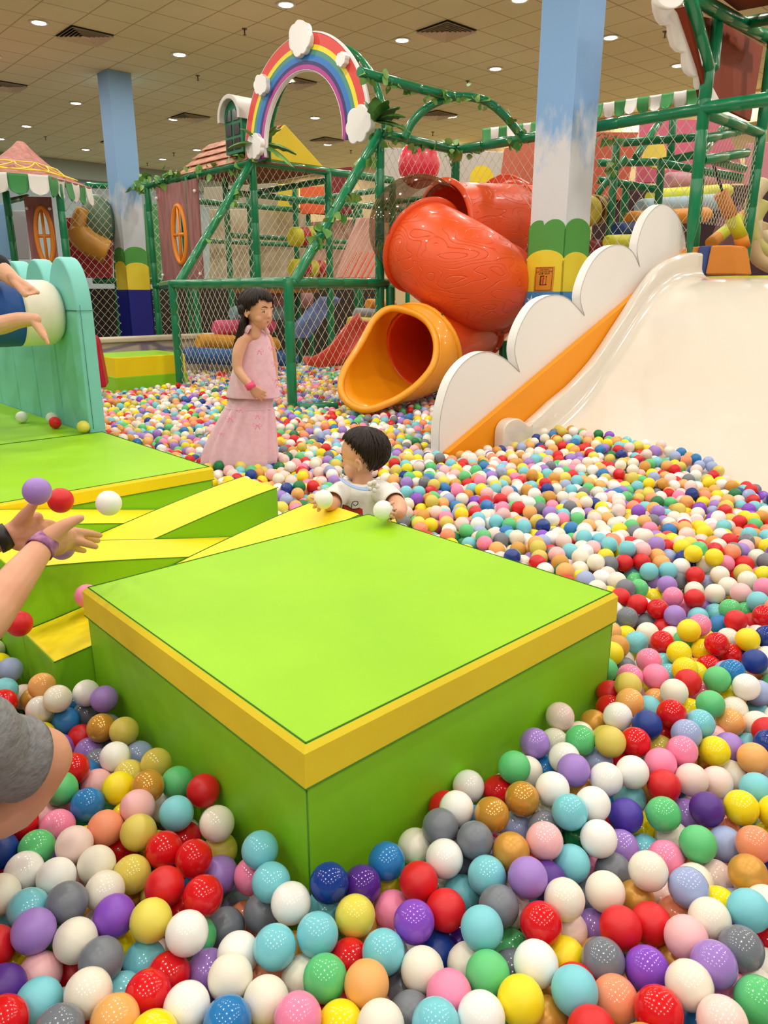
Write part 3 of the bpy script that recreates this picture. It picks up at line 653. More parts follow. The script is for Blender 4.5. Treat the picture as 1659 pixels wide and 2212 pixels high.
# ---- wicker panels with oval windows
WICK = mat('wicker mauve', 'a5716c', .75, vary=(16, '8a5757', (1, 1, .16)), bump=(30, .5, (1, 1, .2)))
OW = mat('window orange', 'ec8a1b', .35, coat=.2)
def wicker(label, q00, q10, zlo, zhi, cxy, rx, rz, nrm):
    t_ = thing('wicker_panel', label, 'wall panel', at((q00 + q10) / 2, zlo), 'mauve thatch printed panels with oval windows')
    u = (q10 - q00); W = u.length; u.normalize(); n = 40; el = []; ou = []
    for i in range(n):
        t = 2 * math.pi * i / n; el.append((cxy[0] + rx * math.cos(t), cxy[1] + rz * math.sin(t)))
        dx, dz = math.cos(t), math.sin(t); s_ = min((W - cxy[0]) / dx if dx > 1e-6 else 9e9, -cxy[0] / dx if dx < -1e-6 else 9e9, (zhi - zlo - cxy[1]) / dz if dz > 1e-6 else 9e9, -cxy[1] / dz if dz < -1e-6 else 9e9)
        ou.append((cxy[0] + dx * s_, cxy[1] + dz * s_))
    f = lambda p: at(q00, zlo) + u * p[0] + UP * p[1]
    # snap outer ring to include corners
    for cx_, cz_ in ((0, 0), (W, 0), (W, zhi - zlo), (0, zhi - zlo)):
        j = min(range(n), key=lambda i: (ou[i][0] - cx_) ** 2 + (ou[i][1] - cz_) ** 2); ou[j] = (cx_, cz_)
    k = M(); k.grid([[f(p) for p in ou] , [f(p) for p in el]], 0, True, smooth=False); k.done('panel', WICK, t_, solid=.03)
    k = M(); k.tube([f((cxy[0] + (rx + .01) * math.cos(2 * math.pi * i / 48), cxy[1] + (rz + .01) * math.sin(2 * math.pi * i / 48))) + nrm * .02 for i in range(48)], .032, 10, closed=True)
    k.tube([f((cxy[0], cxy[1] - rz)) + nrm * .02, f((cxy[0], cxy[1] + rz)) + nrm * .02], .022, 8); k.tube([f((cxy[0] - rx, cxy[1])) + nrm * .02, f((cxy[0] + rx, cxy[1])) + nrm * .02], .022, 8)
    k.done('window_frame', OW, t_)
    for x, z in ((.03, .12), (W - .03, .12), (.03, zhi - zlo - .15), (W - .03, zhi - zlo - .15)): M().ball(f((x, z)) + nrm * .03, .022, 12, 8).done('bolt', CLD, t_)
    return t_
u = (P4 - P3); W = u.length
pl_, nr = at(P3, 0) - B3 * .03, -B3
a0 = PPL(346, 500, pl_, nr); a1 = PPL(433, 500, pl_, nr); cw = PPL(391, 507, pl_, nr)
wicker('mauve thatch panel with an oval orange window right of the far blue column', at(a0, 0), at(a1, 0), Z1 + .03, Z2 - .06, ((at(cw, 0) - at(a0, 0)).length, cw.z - Z1 - .03), .17, .36, -B3)
# ---- things behind the netting
def bolster(label, p, q, r, col, group='padded rolls behind the netting', mt=None, name='padded_roll', cat='padded roll', bands=None):
    p, q = V(p), V(q); d = (q - p); L_ = d.length; n = 26; pts = []; rs = []
    for i in range(n + 1):
        s_ = L_ * i / n; e = min(s_, L_ - s_); pts.append(p + d * (i / n)); rs.append(r * (1 if e > r * .35 else .72 + .28 * math.sin(math.pi / 2 * e / (r * .35))))
    k = M().tube(pts, rs, 24)
    ms = [mt or vinyl('roll ' + col, col)]
    if bands:
        ms.append(vinyl('roll ' + bands, bands))
        for i, f in enumerate(k.f):
            if len(f) == 4 and ((i // 24) * 5 // n) % 2: k.m[i] = 1
    o = k.done(name, ms); return tag(o, label, cat, group)
R_ = lambda x0, y0, Y0, x1, y1, Y1: (P(x0, y0, Y0), P(x1, y1, Y1))
bolster('blue padded roll, lowest step behind the netting left of the girl', *R_(396, 768, 9.5, 640, 775, 10.5), .105, '2f5f9c')
bolster('orange padded roll step just left of the girl', *R_(428, 738, 9.9, 600, 745, 10.8), .105, 'e09c28')
bolster('pink padded roll behind the girl', *R_(464, 708, 10.2, 590, 704, 11.0), .1, 'd9557f')
bolster('light blue padded roll behind the girl', *R_(500, 677, 10.6, 625, 675, 11.4), .1, '8fb4c4')
bolster('dusty pink padded roll above the light blue one', *R_(560, 645, 11.0, 668, 646, 11.8), .13, 'b5868f')
bolster('yellow and red striped roller, upper of the two behind the net', *R_(628, 512, 10.6, 705, 508, 11.0), .125, 'd8d028', 'striped rollers', bands='b8262e', cat='roller')
bolster('yellow and red striped roller, lower of the two behind the net', *R_(628, 578, 10.6, 712, 582, 11.0), .115, 'd8d028', 'striped rollers', bands='b8262e', cat='roller')
bolster('orange padded roll between the right net and the orange slide mouth', *R_(795, 658, 9.2, 850, 660, 9.6), .07, 'd48a2c')
bolster('grey blue padded roll left of the orange slide mouth', *R_(768, 678, 9.0, 850, 680, 9.5), .07, '8d979b')
bolster('yellow padded roll left of the orange slide mouth', *R_(755, 697, 8.8, 830, 700, 9.3), .07, 'c9b942')
bolster('dusty blue padded roll behind the small red slide', *R_(752, 716, 8.8, 820, 722, 9.3), .06, '6a7ba0')
def slab(name, label, cat, pts, off, col, group=None, bev=.01, mt=None, parent=None, kind=None):
    o = M().prism(pts, off).done(name, mt or mat('paint ' + col, col, .6), parent, bevel=bev, seg=2, ang=25, recalc=True)
    if parent is None: tag(o, label, cat, group, kind)
    return o
# small red slide behind the net
k = M(); top = crom([P(775, 695, 8.6), P(748, 722, 8.4), P(715, 765, 8.1), P(680, 790, 7.9), P(655, 792, 7.8)], 5); rows = []
for p in top:
    d = B3 * .28; rows.append([p - d * 0 + UP * .1, p + UP * .02 + d * .1, p + d * .5, p + d * 1.6, p + d * 1.9 + UP * .12])
k.grid(rows); tag(k.done('small_slide', mat('slide coral', 'c9402f', .35, coat=.3), solid=.03), 'small red plastic slide behind the net right of the girl', 'slide')
M_ = M().prism([P(735, 790, 7.7), P(758, 780, 7.7), P(762, 822, 7.7), P(735, 830, 7.7)], (.3, .25, 0)).done('foam_block', vinyl('olive block', 'b3a43c'), bevel=.03, seg=3, ang=20, recalc=True); tag(M_, 'small olive yellow foam block left of the orange slide mouth', 'foam block')
slab('deck', 'orange padded deck edge between the sloping pipes', 'deck', [P(584, 602, 10.4), P(700, 606, 11.2), P(700, 618, 11.2), P(584, 614, 10.4)], A3 * .9, 'cf8733')
slab('deck', 'tan padded deck edge under the sloping pipes', 'deck', [P(570, 622, 10.4), P(690, 622, 11.2), P(690, 632, 11.2), P(570, 634, 10.4)], A3 * .9, 'a8702c')
slab('ramp_board', 'blue sloping ramp board behind the netting', 'ramp', [P(612, 722, 10.2), P(690, 640, 10.6), P(700, 646, 10.6), P(630, 732, 10.2)], B3 * .3, '6a80b4')
slab('ramp_board', 'long pink sloping panel left of the orange tube slide', 'ramp', [P(722, 600, 11.0), P(770, 470, 11.4), P(805, 470, 11.4), P(805, 600, 11.0)], B3 * .1, 'd59a8c')
for i in range(5):
    x = 738 + i * 13; pipe(fr, 'rail', P(x, 605, 10.2), P(x + 32, 545, 10.4), .012, mat('orange rail', 'e2643a', .4))
# play area backdrops: added dark sheet painting the shade under the deck, then screens
struct(slab('under_deck_shade', '', '', [at(P1 + A3 * 5.5 + B3 * -3, 0), at(P1 + A3 * 5.5 + B3 * 7, 0), at(P1 + A3 * 5.5 + B3 * 7, 1.42), at(P1 + A3 * 5.5 + B3 * -3, 1.42)], A3 * .1, '231f1c', bev=0)).name = 'deck_shade_sheet'
PRT = mat('printed cloth', 'c3b493', .8, vary=(2.5, 'd9cdb4'))
slab('printed_screen', 'pale cream printed screen behind the netting between the sloping pipes', 'screen', [P(452, 605, 12.6), P(660, 605, 13.6), P(660, 452, 13.6), P(452, 452, 12.6)], (0, .08, 0), '', mt=PRT)
slab('printed_screen', 'pale pink printed screen behind the striped rollers', 'screen', [P(660, 605, 13.6), P(812, 605, 14.0), P(812, 470, 14.0), P(660, 480, 13.6)], (0, .08, 0), 'd2a593')
slab('printed_screen', 'grey beige upper screen behind the netting under the yellow gable', 'screen', [P(440, 445, 13.2), P(600, 445, 13.6), P(600, 395, 13.6), P(440, 405, 13.2)], (0, .08, 0), 'a79f8c')
slab('printed_screen', 'yellow and orange boards high behind the net under the gable', 'screen', [P(600, 450, 13.0), P(645, 450, 13.1), P(645, 395, 13.1), P(600, 398, 13.0)], (0, .06, 0), 'e5cf25')
slab('printed_screen', 'bright orange board behind the net under the gable', 'screen', [P(648, 462, 12.9), P(700, 462, 13.0), P(700, 402, 13.0), P(648, 402, 12.9)], (0, .06, 0), 'f2662a')
slab('printed_screen', 'dark crimson board behind the netting left of the ivy pipe', 'screen', [P(705, 460, 13.2), P(760, 462, 13.3), P(760, 360, 13.3), P(705, 365, 13.2)], (0, .06, 0), '7d1a24')
slab('printed_screen', 'grey white screen behind the netting above the clear slide dome', 'screen', [P(830, 480, 12.9), P(1135, 480, 13.3), P(1135, 330, 13.3), P(830, 318, 12.9)], (0, .06, 0), 'bdbbb3')
k = M(); k.ball(P(905, 356, 11.6), (.30, .2, .32), 24, 16); tag(k.done('strawberry', mat('berry red', 'd81f3f', .35, coat=.4)), 'big glossy red strawberry decoration above the clear slide dome', 'decoration')
k = M(); pts = [P(1016, 405, 11.9)] + [P(1041 - 25 * math.cos(t), 385 - 28 * math.sin(t), 11.9) for t in [math.pi * i / 12 for i in range(13)]] + [P(1066, 405, 11.9)]
tag(k.prism(pts, (0, .06, 0)).done('printed_screen', mat('daisy yellow', 'f2dd16', .6), recalc=True), 'round topped yellow board above the orange tube slide', 'screen')
# left background: red panel, tubes
slab('climbing_wall', 'red padded climbing wall behind the netting left of the blue column', 'climbing wall', [P(137, 600, 13.2), P(240, 600, 13.6), P(240, 470, 13.6), P(137, 470, 13.2)], (0, .1, 0), 'a52434')
k = M(); k.tube(crom([P(180, 455, 13.0), P(168, 490, 12.9), P(185, 520, 12.9), P(232, 545, 13.0)], 8), [.12] * 10 + [.2] * 15, 14); tag(k.done('tube_tunnel', mat('tunnel yellow', 'c98f2e', .4)), 'curved yellow tube behind the left netting', 'tube')
k = M(); k.ball(P(212, 478, 13.2), (.28, .28, .42), 20, 14); tag(k.done('tube_tunnel', mat('tunnel green', '58745a', .45)), 'dark green round tunnel beside the curved yellow tube', 'tube')
slab('printed_screen', 'blue board with a green hill left edge behind the hut', 'screen', [P(-10, 560, 13.2), P(28, 560, 13.2), P(24, 440, 13.2), P(-10, 440, 13.2)], (0, .06, 0), '7aa3c8')
slab('printed_screen', 'grey speckled board behind the hut beside the oval window panel', 'screen', [P(34, 560, 13.2), P(62, 560, 13.3), P(58, 455, 13.3), P(26, 455, 13.2)], (0, .06, 0), 'a6a8ac')
slab('printed_screen', 'green board with a dark tunnel hole right of the far blue column', 'screen', [P(318, 600, 13.4), P(348, 600, 13.5), P(345, 440, 13.5), P(310, 440, 13.4)], (0, .06, 0), '4f9a5a')
# ---- hut at the left edge
ht = thing('thatched_hut', 'small hut with a pink thatched roof and green and white scalloped awning', 'hut', P(60, 560, 11.0))
THA = mat('pink thatch', 'b98074', .8, vary=(12, '9c6258', (1, 1, .25)), bump=(24, .6, (1, 1, .3)))
apx = P(44, 303, 11.3); C = [P(-75, 370, 9.9), P(112, 384, 10.3), P(200, 408, 11.7), P(150, 404, 12.8), P(-10, 398, 12.8), P(-120, 385, 11.4)]
rows = []
for i in range(9):
    u = i / 8; f = u ** 1.18 if u else 0; row = []
    for j in range(len(C)):
        for s_ in range(4):
            e = C[j].lerp(C[(j + 1) % len(C)], s_ / 4); q_ = apx.lerp(e, max(.045, u)); q_.z -= .12 * math.sin(math.pi * u) * .8; row.append(q_)
    rows.append(row)
k = M().grid(rows, 0, True, smooth=False, flip=True); k.done('thatched_roof', THA, ht, solid=.02)
k = M(); YT = mat('yellow cord', 'f2d63c', .5)
def rpnt(j, s_, u):
    e = C[j].lerp(C[(j + 1) % len(C)], s_); q_ = apx.lerp(e, u); q_.z -= .096 * math.sin(math.pi * u); return q_ + V((0, -.05, .035))
for j in (0, 1):
    for s0, s1 in ((.0, .5), (.5, 1.)) if j == 0 else ((0, .5), (.5, 1)):
        for u0, u1 in ((.5, .8), (.8, .5)): k.tube([rpnt(j, s0 + (s1 - s0) * t, u0 + (u1 - u0) * (t ** .6 if u0 < u1 else t ** 1.6)) for t in np.linspace(0, 1, 9)], .009, 5)
        for u0 in (.5, .8): k.tube([rpnt(j, s0 + .04 + (s1 - s0 - .08) * t, u0) for t in np.linspace(0, 1, 6)], .009, 5)
k.done('cord_trim', YT, ht)
def awning(parent, pts, n, h, cols=('3f9350', 'e9e6e2'), nrm=None, sway=.03):
    """a row of rounded tongues hanging from a line"""
    pts = [V(p) for p in pts]; seg = [(pts[i + 1] - pts[i]).length for i in range(len(pts) - 1)]; T_ = sum(seg)
    def on(s_):
        for i, L_ in enumerate(seg):
            if s_ <= L_ + 1e-6: return pts[i].lerp(pts[i + 1], min(1, s_ / L_)), (pts[i + 1] - pts[i]).normalized()
            s_ -= L_
        return pts[-1], (pts[-1] - pts[-2]).normalized()
    for i in range(n):
        k = M(); rows = []; W_ = T_ / n
        for r_ in range(9):
            v = r_ / 8; row = []
            for c in range(7):
                u = c / 6; hw = 1 if v < .6 else math.sqrt(max(.0, 1 - ((v - .6) / .4) ** 2)); x = .5 + (u - .5) * max(hw, .02) * .98
                p, d = on((i + x) * W_); n_ = d.cross(UP); row.append(p - UP * h * v + n_ * (-.012 * math.sin(math.pi * u) + sway * v * math.sin(i * 2.1 + v * 2)))
            rows.append(row)
        k.grid(rows); k.done('scallop', mat('awning ' + cols[i % 2], cols[i % 2], .6), parent, solid=.006)
awning(ht, [C[0] + V((0, -.04, .02)), C[1] + V((0, -.04, .02)), C[2] + V((0, -.04, 0))], 10, .25)
for x, yb, Y_h in ((128, 415, 10.6), (14, 428, 11.5)): q_ = P(x, yb, Y_h); pipe(ht, 'post', at(q_, 0), q_ + UP * .1, .05)
q0, q1 = P(14, 436, 11.5), P(128, 424, 10.6); pipe(ht, 'beam', q0, P(60, 425, 12.2), .04)
pl_ = P(90, 500, 11.0); nr = V((.15, -1, 0)).normalized()
a0 = PPL(61, 500, pl_, nr); a1 = PPL(119, 500, pl_, nr); cw = PPL(97, 510, pl_, nr)
wicker('mauve thatch panel with an oval orange window under the hut roof', at(a0, 0), at(a1, 0), 1.45, 2.62, ((at(cw, 0) - at(a0, 0)).length, cw.z - 1.45), .095, .36, nr)
# ================================================================ orange tube slide
ORG_ = mat('slide orange', 'ea4f1a', .3, coat=.35)
def wood_orange():
    m, nt, b, N, L = nodes_mat('slide orange grained'); b.inputs['Base Color'].default_value = lin('ee541c'); b.inputs['Roughness'].default_value = .4; b.inputs['Coat Weight'].default_value = .12
    g = N.new('ShaderNodeNewGeometry'); mp = N.new('ShaderNodeMapping'); mp.inputs['Rotation'].default_value = (0, math.radians(-38), 0); mp.inputs['Scale'].default_value = (.8, 2.2, 3.2); L.new(g.outputs['Position'], mp.inputs[0])
    n = N.new('ShaderNodeTexNoise'); n.inputs['Scale'].default_value = 1.5; n.inputs['Detail'].default_value = 1; L.new(mp.outputs[0], n.inputs[0])
    f = mathn(N, L, 'FRACT', mathn(N, L, 'MULTIPLY', n.outputs[0], 13.0)); d = mathn(N, L, 'ABSOLUTE', mathn(N, L, 'SUBTRACT', f, .5))
    s = N.new('ShaderNodeMapRange'); s.inputs[1].default_value = 0; s.inputs[2].default_value = .09; L.new(d, s.inputs[0])
    bp = N.new('ShaderNodeBump'); bp.inputs['Strength'].default_value = .5; bp.inputs['Distance'].default_value = .012; L.new(s.outputs[0], bp.inputs['Height']); L.new(bp.outputs[0], b.inputs['Normal'])
    return m
ORW = wood_orange(); YO = mat('mouth yellow orange', 'f5a013', .33, coat=.3); PINKB = mat('pale bolt', 'efc9c4', .4)
ts = thing('tube_slide', 'big orange plastic tube slide with a clear dome and yellow orange mouth', 'tube slide', at(P(905, 800, 7.4), 0))
def sweep(name, pts, rs, mt, n=40, solid=.02, ends=False):
    k = M(); k.tube(pts, rs, n, cap=False); return k.done(name, mt, ts, solid=solid)
def flange(c, d, r, mt=None, w_=.035, bolts=10, side=1, bm=None, t0=0):
    d = V(d).normalized(); u = d.cross(UP).normalized(); v = u.cross(d)
    k = M(); rows = []
    for q in [2 * math.pi * i / 48 for i in range(48)]:
        e = u * math.cos(q) + v * math.sin(q); rows.append([c + e * (r - .01) - d * .018, c + e * (r + w_) - d * .018, c + e * (r + w_ + .006), c + e * (r + w_) + d * .018, c + e * (r - .01) + d * .018])
    rows.append(rows[0]); k.grid(rows, 0); f = k.done('flange', mt or ORG_, ts, weld=.0005, recalc=True)
    for i in range(bolts):
        q = t0 + 2 * math.pi * i / bolts; e = u * math.cos(q) + v * math.sin(q)
        M().ball(c + e * (r + w_ * .5) + d * .024 * side, .013 if bm else .009, 10, 7).done('bolt', bm or mat('dark bolt', '4a2a20', .4), f)
    return f
# upper horizontal tube
E0, E1 = P(1165, 496, 8.75), P(958, 496, 8.05)
sweep('tube_section', crom([E0, E0.lerp(E1, .5), E1], 6), .44, ORW)
flange(P(1100, 494, 8.6), E1 - E0, .45, bolts=12, side=1, bm=PINKB)
dE = (E1 - E0).normalized(); flange(E1, dE, .45, bolts=10, side=1, bm=PINKB)
# clear dome elbow
CL, nt, b, N, L = nodes_mat('clear dome')
tr = N.new('ShaderNodeBsdfTransparent'); tr.inputs[0].default_value = lin('d6c8ba'); gl = N.new('ShaderNodeBsdfGlossy'); gl.inputs['Roughness'].default_value = .05
fz = N.new('ShaderNodeLayerWeight'); mx = N.new('ShaderNodeMixShader'); L.new(mathn(N, L, 'ADD', mathn(N, L, 'MULTIPLY', mathn(N, L, 'POWER', fz.outputs['Facing'], 2.5), .5), .09), mx.inputs[0]); L.new(tr.outputs[0], mx.inputs[1]); L.new(gl.outputs[0], mx.inputs[2]); L.new(mx.outputs[0], N['Material Output'].inputs[0])
SC0 = P(916, 533, 7.78); dC = (P(1000, 588, 7.42) - P(905, 527, 7.3)).normalized(); dC = (dC + V((0, .35, 0)) * .6).normalized()
dome = crom([E1, P(922, 489, 8.0), P(893, 494, 7.95), P(893, 512, 7.86), SC0], 7)
dc_ = P(905, 494, 7.86); k = M().ball(dc_, .5, 48, 32)
dC_ = (P(957, 560, 7.55) - SC0).normalized(); od = k.done('clear_dome', CL, ts, weld=.0005)
bm = bmesh.new(); bm.from_mesh(od.data)
for co, no in ((SC0, dC_), (E1, (E0 - E1).normalized())): bmesh.ops.bisect_plane(bm, geom=bm.verts[:] + bm.edges[:] + bm.faces[:], plane_co=co, plane_no=no, clear_outer=True)
bm.to_mesh(od.data); bm.free()
# big elbow barrel
bar = crom([SC0, P(957, 560, 7.55), P(1005, 590, 7.42), P(1044, 612, 7.55), P(1062, 624, 7.9)], 7)
sweep('tube_section', bar, [.425 + .02 * math.sin(math.pi * i / (len(bar) - 1)) for i in range(len(bar))], ORW)
flange(SC0, bar[1] - bar[0], .44, bolts=12, side=-1)
flange(bar[-1], bar[-1] - bar[-2], .44, bolts=10, side=-1, bm=mat('grey bolt', '8f8a88', .4))
# lower tube to the mouth
MC = P(905, 757, 7.35)
low = crom([bar[-1] + (bar[-1] - bar[-2]).normalized() * .02, P(1050, 655, 8.2), P(1015, 695, 8.1), P(965, 728, 7.75), MC], 7)
sweep('tube_section', low, .385, ORG_)
ci = low[14]; flange(ci, low[15] - low[13], .39, bolts=8, bm=PINKB)
dM = (V((-.62, -.75, -.30))).normalized()
# mouth : lofted from the round rear ring to the wide scooped lip
lipx = [(795, 713), (807, 692), (827, 673), (850, 666), (880, 672), (905, 682), (925, 698), (938, 722), (943, 752), (935, 790), (905, 828), (868, 856), (836, 872), (800, 884), (775, 883), (752, 870), (738, 848), (737, 822), (748, 792), (765, 765), (783, 736)]
def lipY(x, y_): return 6.42 + (880 - y_) / 210 * .72 + max(0, (900 - y_) / 900) * 0 + (x - 800) / 150 * .05
lip = crom([P(x, y_, lipY(x, y_)) for x, y_ in lipx], 3, closed=True); n = len(lip)
u_ = dM.cross(UP).normalized(); v_ = u_.cross(dM)
lc = sum(lip, V()) / n
ring = []
for p in lip:
    d = p - lc; a = math.atan2(d.dot(v_), d.dot(u_)); ring.append(MC - dM * .05 + (u_ * math.cos(a) + v_ * math.sin(a)) * .40)
rows = []
for i in range(9):
    t = i / 8; tt_ = t ** 1.25; row = []
    for p, r_ in zip(lip, ring):
        q_ = r_.lerp(p, tt_); q_ += (r_ - MC).normalized() * .06 * math.sin(math.pi * t) * (1 - t * .4); row.append(q_)
    rows.append(row)
k = M().grid(rows, 0, True); k.done('mouth', YO, ts, solid=.025)
M().tube(lip, .032, 12, closed=True).done('lip', YO, ts)
k = M(); k.tube([q_ + (q_ - MC).normalized() * .03 for q_ in ring], .03, 10, closed=True); kk = k.done('mouth_flange', YO, ts)
for i in range(0, n, 9): M().ball(ring[i].lerp(lip[i], .12) + (ring[i] - MC).normalized() * .075, .01, 8, 6).done('bolt', mat('dark bolt', '4a2a20', .4), kk)
# wavy back board
bd = [(1020, 420), (1038, 404), (1058, 386), (1080, 376), (1102, 376), (1122, 385), (1140, 396), (1158, 395), (1185, 378), (1210, 380), (1210, 640), (1060, 640), (1020, 560)]
k = M().prism([p for p in [P(x, y_, 8.95) for x, y_ in bd]], (.05, .06, 0)); k.done('back_board', ORW, ts, bevel=.012, seg=2, ang=60, recalc=True)
pipe(ts, 'support_pipe', P(1032, 733, 8.0), P(1085, 736, 8.1), .05); pipe(ts, 'support_pipe', P(1088, 735, 8.1), at(P(1092, 800, 8.1), .1), .05)
# ================================================================ cloud sided slide
O2 = V((.375, 4.884)); S = lambda a, b, z: ab(a, b, z, O2)
cs_ = thing('cloud_board', 'tall white cloud shaped padded side board with an orange diagonal panel', 'slide side', S(.05, 1.6, 0))
lumps = [[(-.01, .0), (-.01, .34), (-.01, .5), (.02, .66), (.10, .82), (.25, .935), (.44, .975), (.64, .92), (.83, .81)],
         [(.83, .81), (.76, .96), (.80, 1.12), (.95, 1.28), (1.16, 1.345), (1.38, 1.32), (1.62, 1.19)],
         [(1.62, 1.19), (1.54, 1.34), (1.62, 1.53), (1.79, 1.67), (2.02, 1.73), (2.24, 1.69), (2.39, 1.57)],
         [(2.39, 1.57), (2.32, 1.73), (2.42, 1.95), (2.66, 2.075), (2.92, 2.02), (3.1, 1.87), (3.18, 1.70), (3.2, 1.5), (3.2, 0)]]
out = []
for L_ in lumps: out += [p for p in crom([V((x, z, 0)) for x, z in L_], 6)][:-1]
out.append(V((3.2, 0, 0)))
k = M().prism([S(0, p.x, p.y) for p in out], A3 * .075); k.done('board', mat('cloud board white', 'eeebe8', .38, bump=(5, .08)), cs_, bevel=.012, seg=3, ang=65, recalc=True)
k = M(); k.tube([S(-.002, p.x + .0, p.y) for p in out[2:-3]], .0022, 5); k.done('seam', mat('grey seam', 'b5aea6', .6), cs_)
OP = vinyl('slide orange vinyl', 'f69a06', None, .42)
k = M().prism([S(-.001, .03, .0), S(-.001, .03, .335), S(-.001, 3.16, 1.745), S(-.001, 3.19, 1.70), S(-.001, 3.19, 0)], -A3 * .05); k.done('orange_panel', OP, cs_, bevel=.006, seg=2, recalc=True)
sl = thing('wide_slide', 'wide glossy cream slide curving down into the balls on the right', 'slide', S(-1.3, 2, 0))
CRM = mat('slide cream', 'e6dccf', .16, .5, coat=.55, bump=(1.5, .03)); 
wall = [(.50, .0), (.50, .34), (.505, .44), (.56, .495), (.66, .505), (.74, .47), (.80, .44), (.88, .475), (.98, .52), (1.09, .575), (1.2, .62), (1.38, .70), (1.67, .88), (1.97, 1.14), (2.29, 1.42), (2.52, 1.575), (2.8, 1.66), (3.05, 1.70), (3.22, 1.70)]
surf = [(.30, .20), (.6, .24), (.9, .30), (1.1, .36), (1.4, .50), (1.64, .66), (1.94, .93), (2.25, 1.20), (2.5, 1.36), (2.75, 1.45), (3.0, 1.48), (3.25, 1.485)]
def ev(T, b):
    for i in range(len(T) - 1):
        if T[i][0] <= b <= T[i + 1][0] and T[i + 1][0] > T[i][0]: return lerp(T[i][1], T[i + 1][1], (b - T[i][0]) / (T[i + 1][0] - T[i][0]))
    return T[-1][1] if b > T[-1][0] else T[0][1]
sm = crom([V((x, z, 0)) for x, z in surf], 5); surf = [(p.x, p.y) for p in sm]; sm = crom([V((x, z, 0)) for x, z in wall[1:]], 5); wall2 = [(p.x, p.y) for p in sm]
rows = []
for b in np.linspace(.52, 3.24, 56):
    zw, zs = ev(wall2, b), ev(surf, b); row = [S(-.055, b, 0), S(-.055, b, zw - .012), S(-.065, b, zw), S(-.115, b, zw), S(-.13, b, zw - .015)]
    for u in np.linspace(0, 1, 7): q = u * math.pi / 2; rr = min(.10, max(.03, zw - zs - .02)); row.append(S(-.135 - rr * (1 - math.cos(q)), b, zs + rr * (1 - math.sin(q))))
    for a in np.linspace(-.4, -3.4, 14): row.append(S(a, b, zs))
    rows.append(row)
k = M().grid(rows, 0); rws0 = rows[0]
k.done('slide_bed', CRM, sl, recalc=True)
k = M(); pl = [S(-.055, x, z) for x, z in wall2 if x < .85]; # rounded cheek at the slide foot
k.prism([S(-.055, .50, .0)] + pl + [S(-.055, .85, 0)], -A3 * .085); k.done('side_cheek', CRM, sl, bevel=.02, seg=3, ang=50, recalc=True)
k = M(); k.box(S(-.095, 3.19, 1.58), A3 * .04, B3 * .05, UP * .11); k.done('end_cap', CRM, sl, bevel=.02)
k = M(); k.tube([S(-.17, 3.27, 1.475), S(-3.4, 3.27, 1.475)], .028, 14); k.done('edge_trim', mat('lime edge', 'd9d91e', .35, coat=.3), sl)
M().tube([S(-.17, 3.255, 1.44), S(-3.4, 3.255, 1.44)], .012, 8).done('green_edge', GREEN, sl)
# ================================================================ right tower
rt = thing('play_tower', 'tall green pipe tower with netting and an orange roof above the wide slide', 'play frame', at(R1, 0))
Rt = P(1524, 190, 6.9); R2 = P(1604, 590, 7.75)
k = M(); pts, rs = pipe_pts(at(P(1497, 480, 6.9), 1.92), at(R1, 3.05), .05); k.tube([P(1490, 548, 6.9), P(1491, 520, 6.9)] + pts, [.022, .03] + rs, 14); k.done('post', GREEN, rt)
pipe(rt, 'post', at(R2, 1.47), at(R2, 4.2), .05)
R1t = P(1527, 150, 6.9)
pipe(rt, 'beam', at(R1, Z2), P(1700, 208, 6.3), .052); pipe(rt, 'beam', at(R1, Z2) - UP * .03, at(R2, Z2 - .03), .045)
pipe(rt, 'post', at(R1, 2.9), P(1532, 135, 6.9), .052); pipe(rt, 'rafter', P(1530, 150, 6.9), P(1487, -20, 6.5), .055)
pipe(rt, 'rafter', P(1552, 30, 7.1), P(1540, 150, 6.95), .048); pipe(rt, 'beam', P(1500, -5, 6.6), P(1670, 88, 7.9), .055); pipe(rt, 'beam', P(1608, 50, 7.5), P(1690, 34, 6.9), .05)
pipe(rt, 'beam', P(1520, 300, 6.95), P(1612, 280, 7.6), .038); pipe(rt, 'beam', P(1518, 346, 6.95), P(1614, 330, 7.5), .04); pipe(rt, 'beam', P(1516, 340, 6.95), P(1608, 365, 7.75), .036); pipe(rt, 'beam', P(1430, 352, 8.3), P(1606, 386, 7.8), .04)
pipe(rt, 'brace', P(1515, 335, 7.0), P(1570, 268, 7.9), .035)
net(rt, [S(-.6, 3.9, 1.5), S(-1.9, 3.9, 1.5), S(-1.9, 3.9, 2.8), S(-.6, 3.9, 2.8)], A3, UP, NETM)
net(rt, [at(R1, 1.95), at(R2, 1.95), at(R2, 2.8), at(R1, 2.8)], B3, UP, NETM, .06, .085, .0018)
ORF = mat('shaded roof orange', '842d05', .75)  # orange darkened to paint in the shade on panels turned from the lamps
slab('roof_panel', '', '', [P(1482, 30, 6.62), P(1512, 210, 7.2), P(1622, 262, 8.0), P(1650, 100, 8.2), P(1550, 40, 7.4)], A3 * .03, '', mt=ORF, parent=rt)
slab('roof_panel', '', '', [P(1540, -15, 6.9), P(1593, 25, 7.3), P(1700, 5, 7.0), P(1720, -60, 6.4), P(1560, -70, 6.4)], UP * .03, '', mt=ORF, parent=rt)
slab('roof_panel', '', '', [P(1460, 18, 6.55), P(1479, 14, 6.5), P(1532, 150, 6.95), P(1535, 240, 7.0), P(1516, 150, 6.95)], A3 * .03, '', mt=ORF, parent=rt)
slab('roof_panel', '', '', [P(1534, 175, 6.98), P(1560, 225, 7.1), P(1540, 232, 7.0), P(1530, 235, 7.0)], A3 * .02, '', mt=CLD, parent=rt)
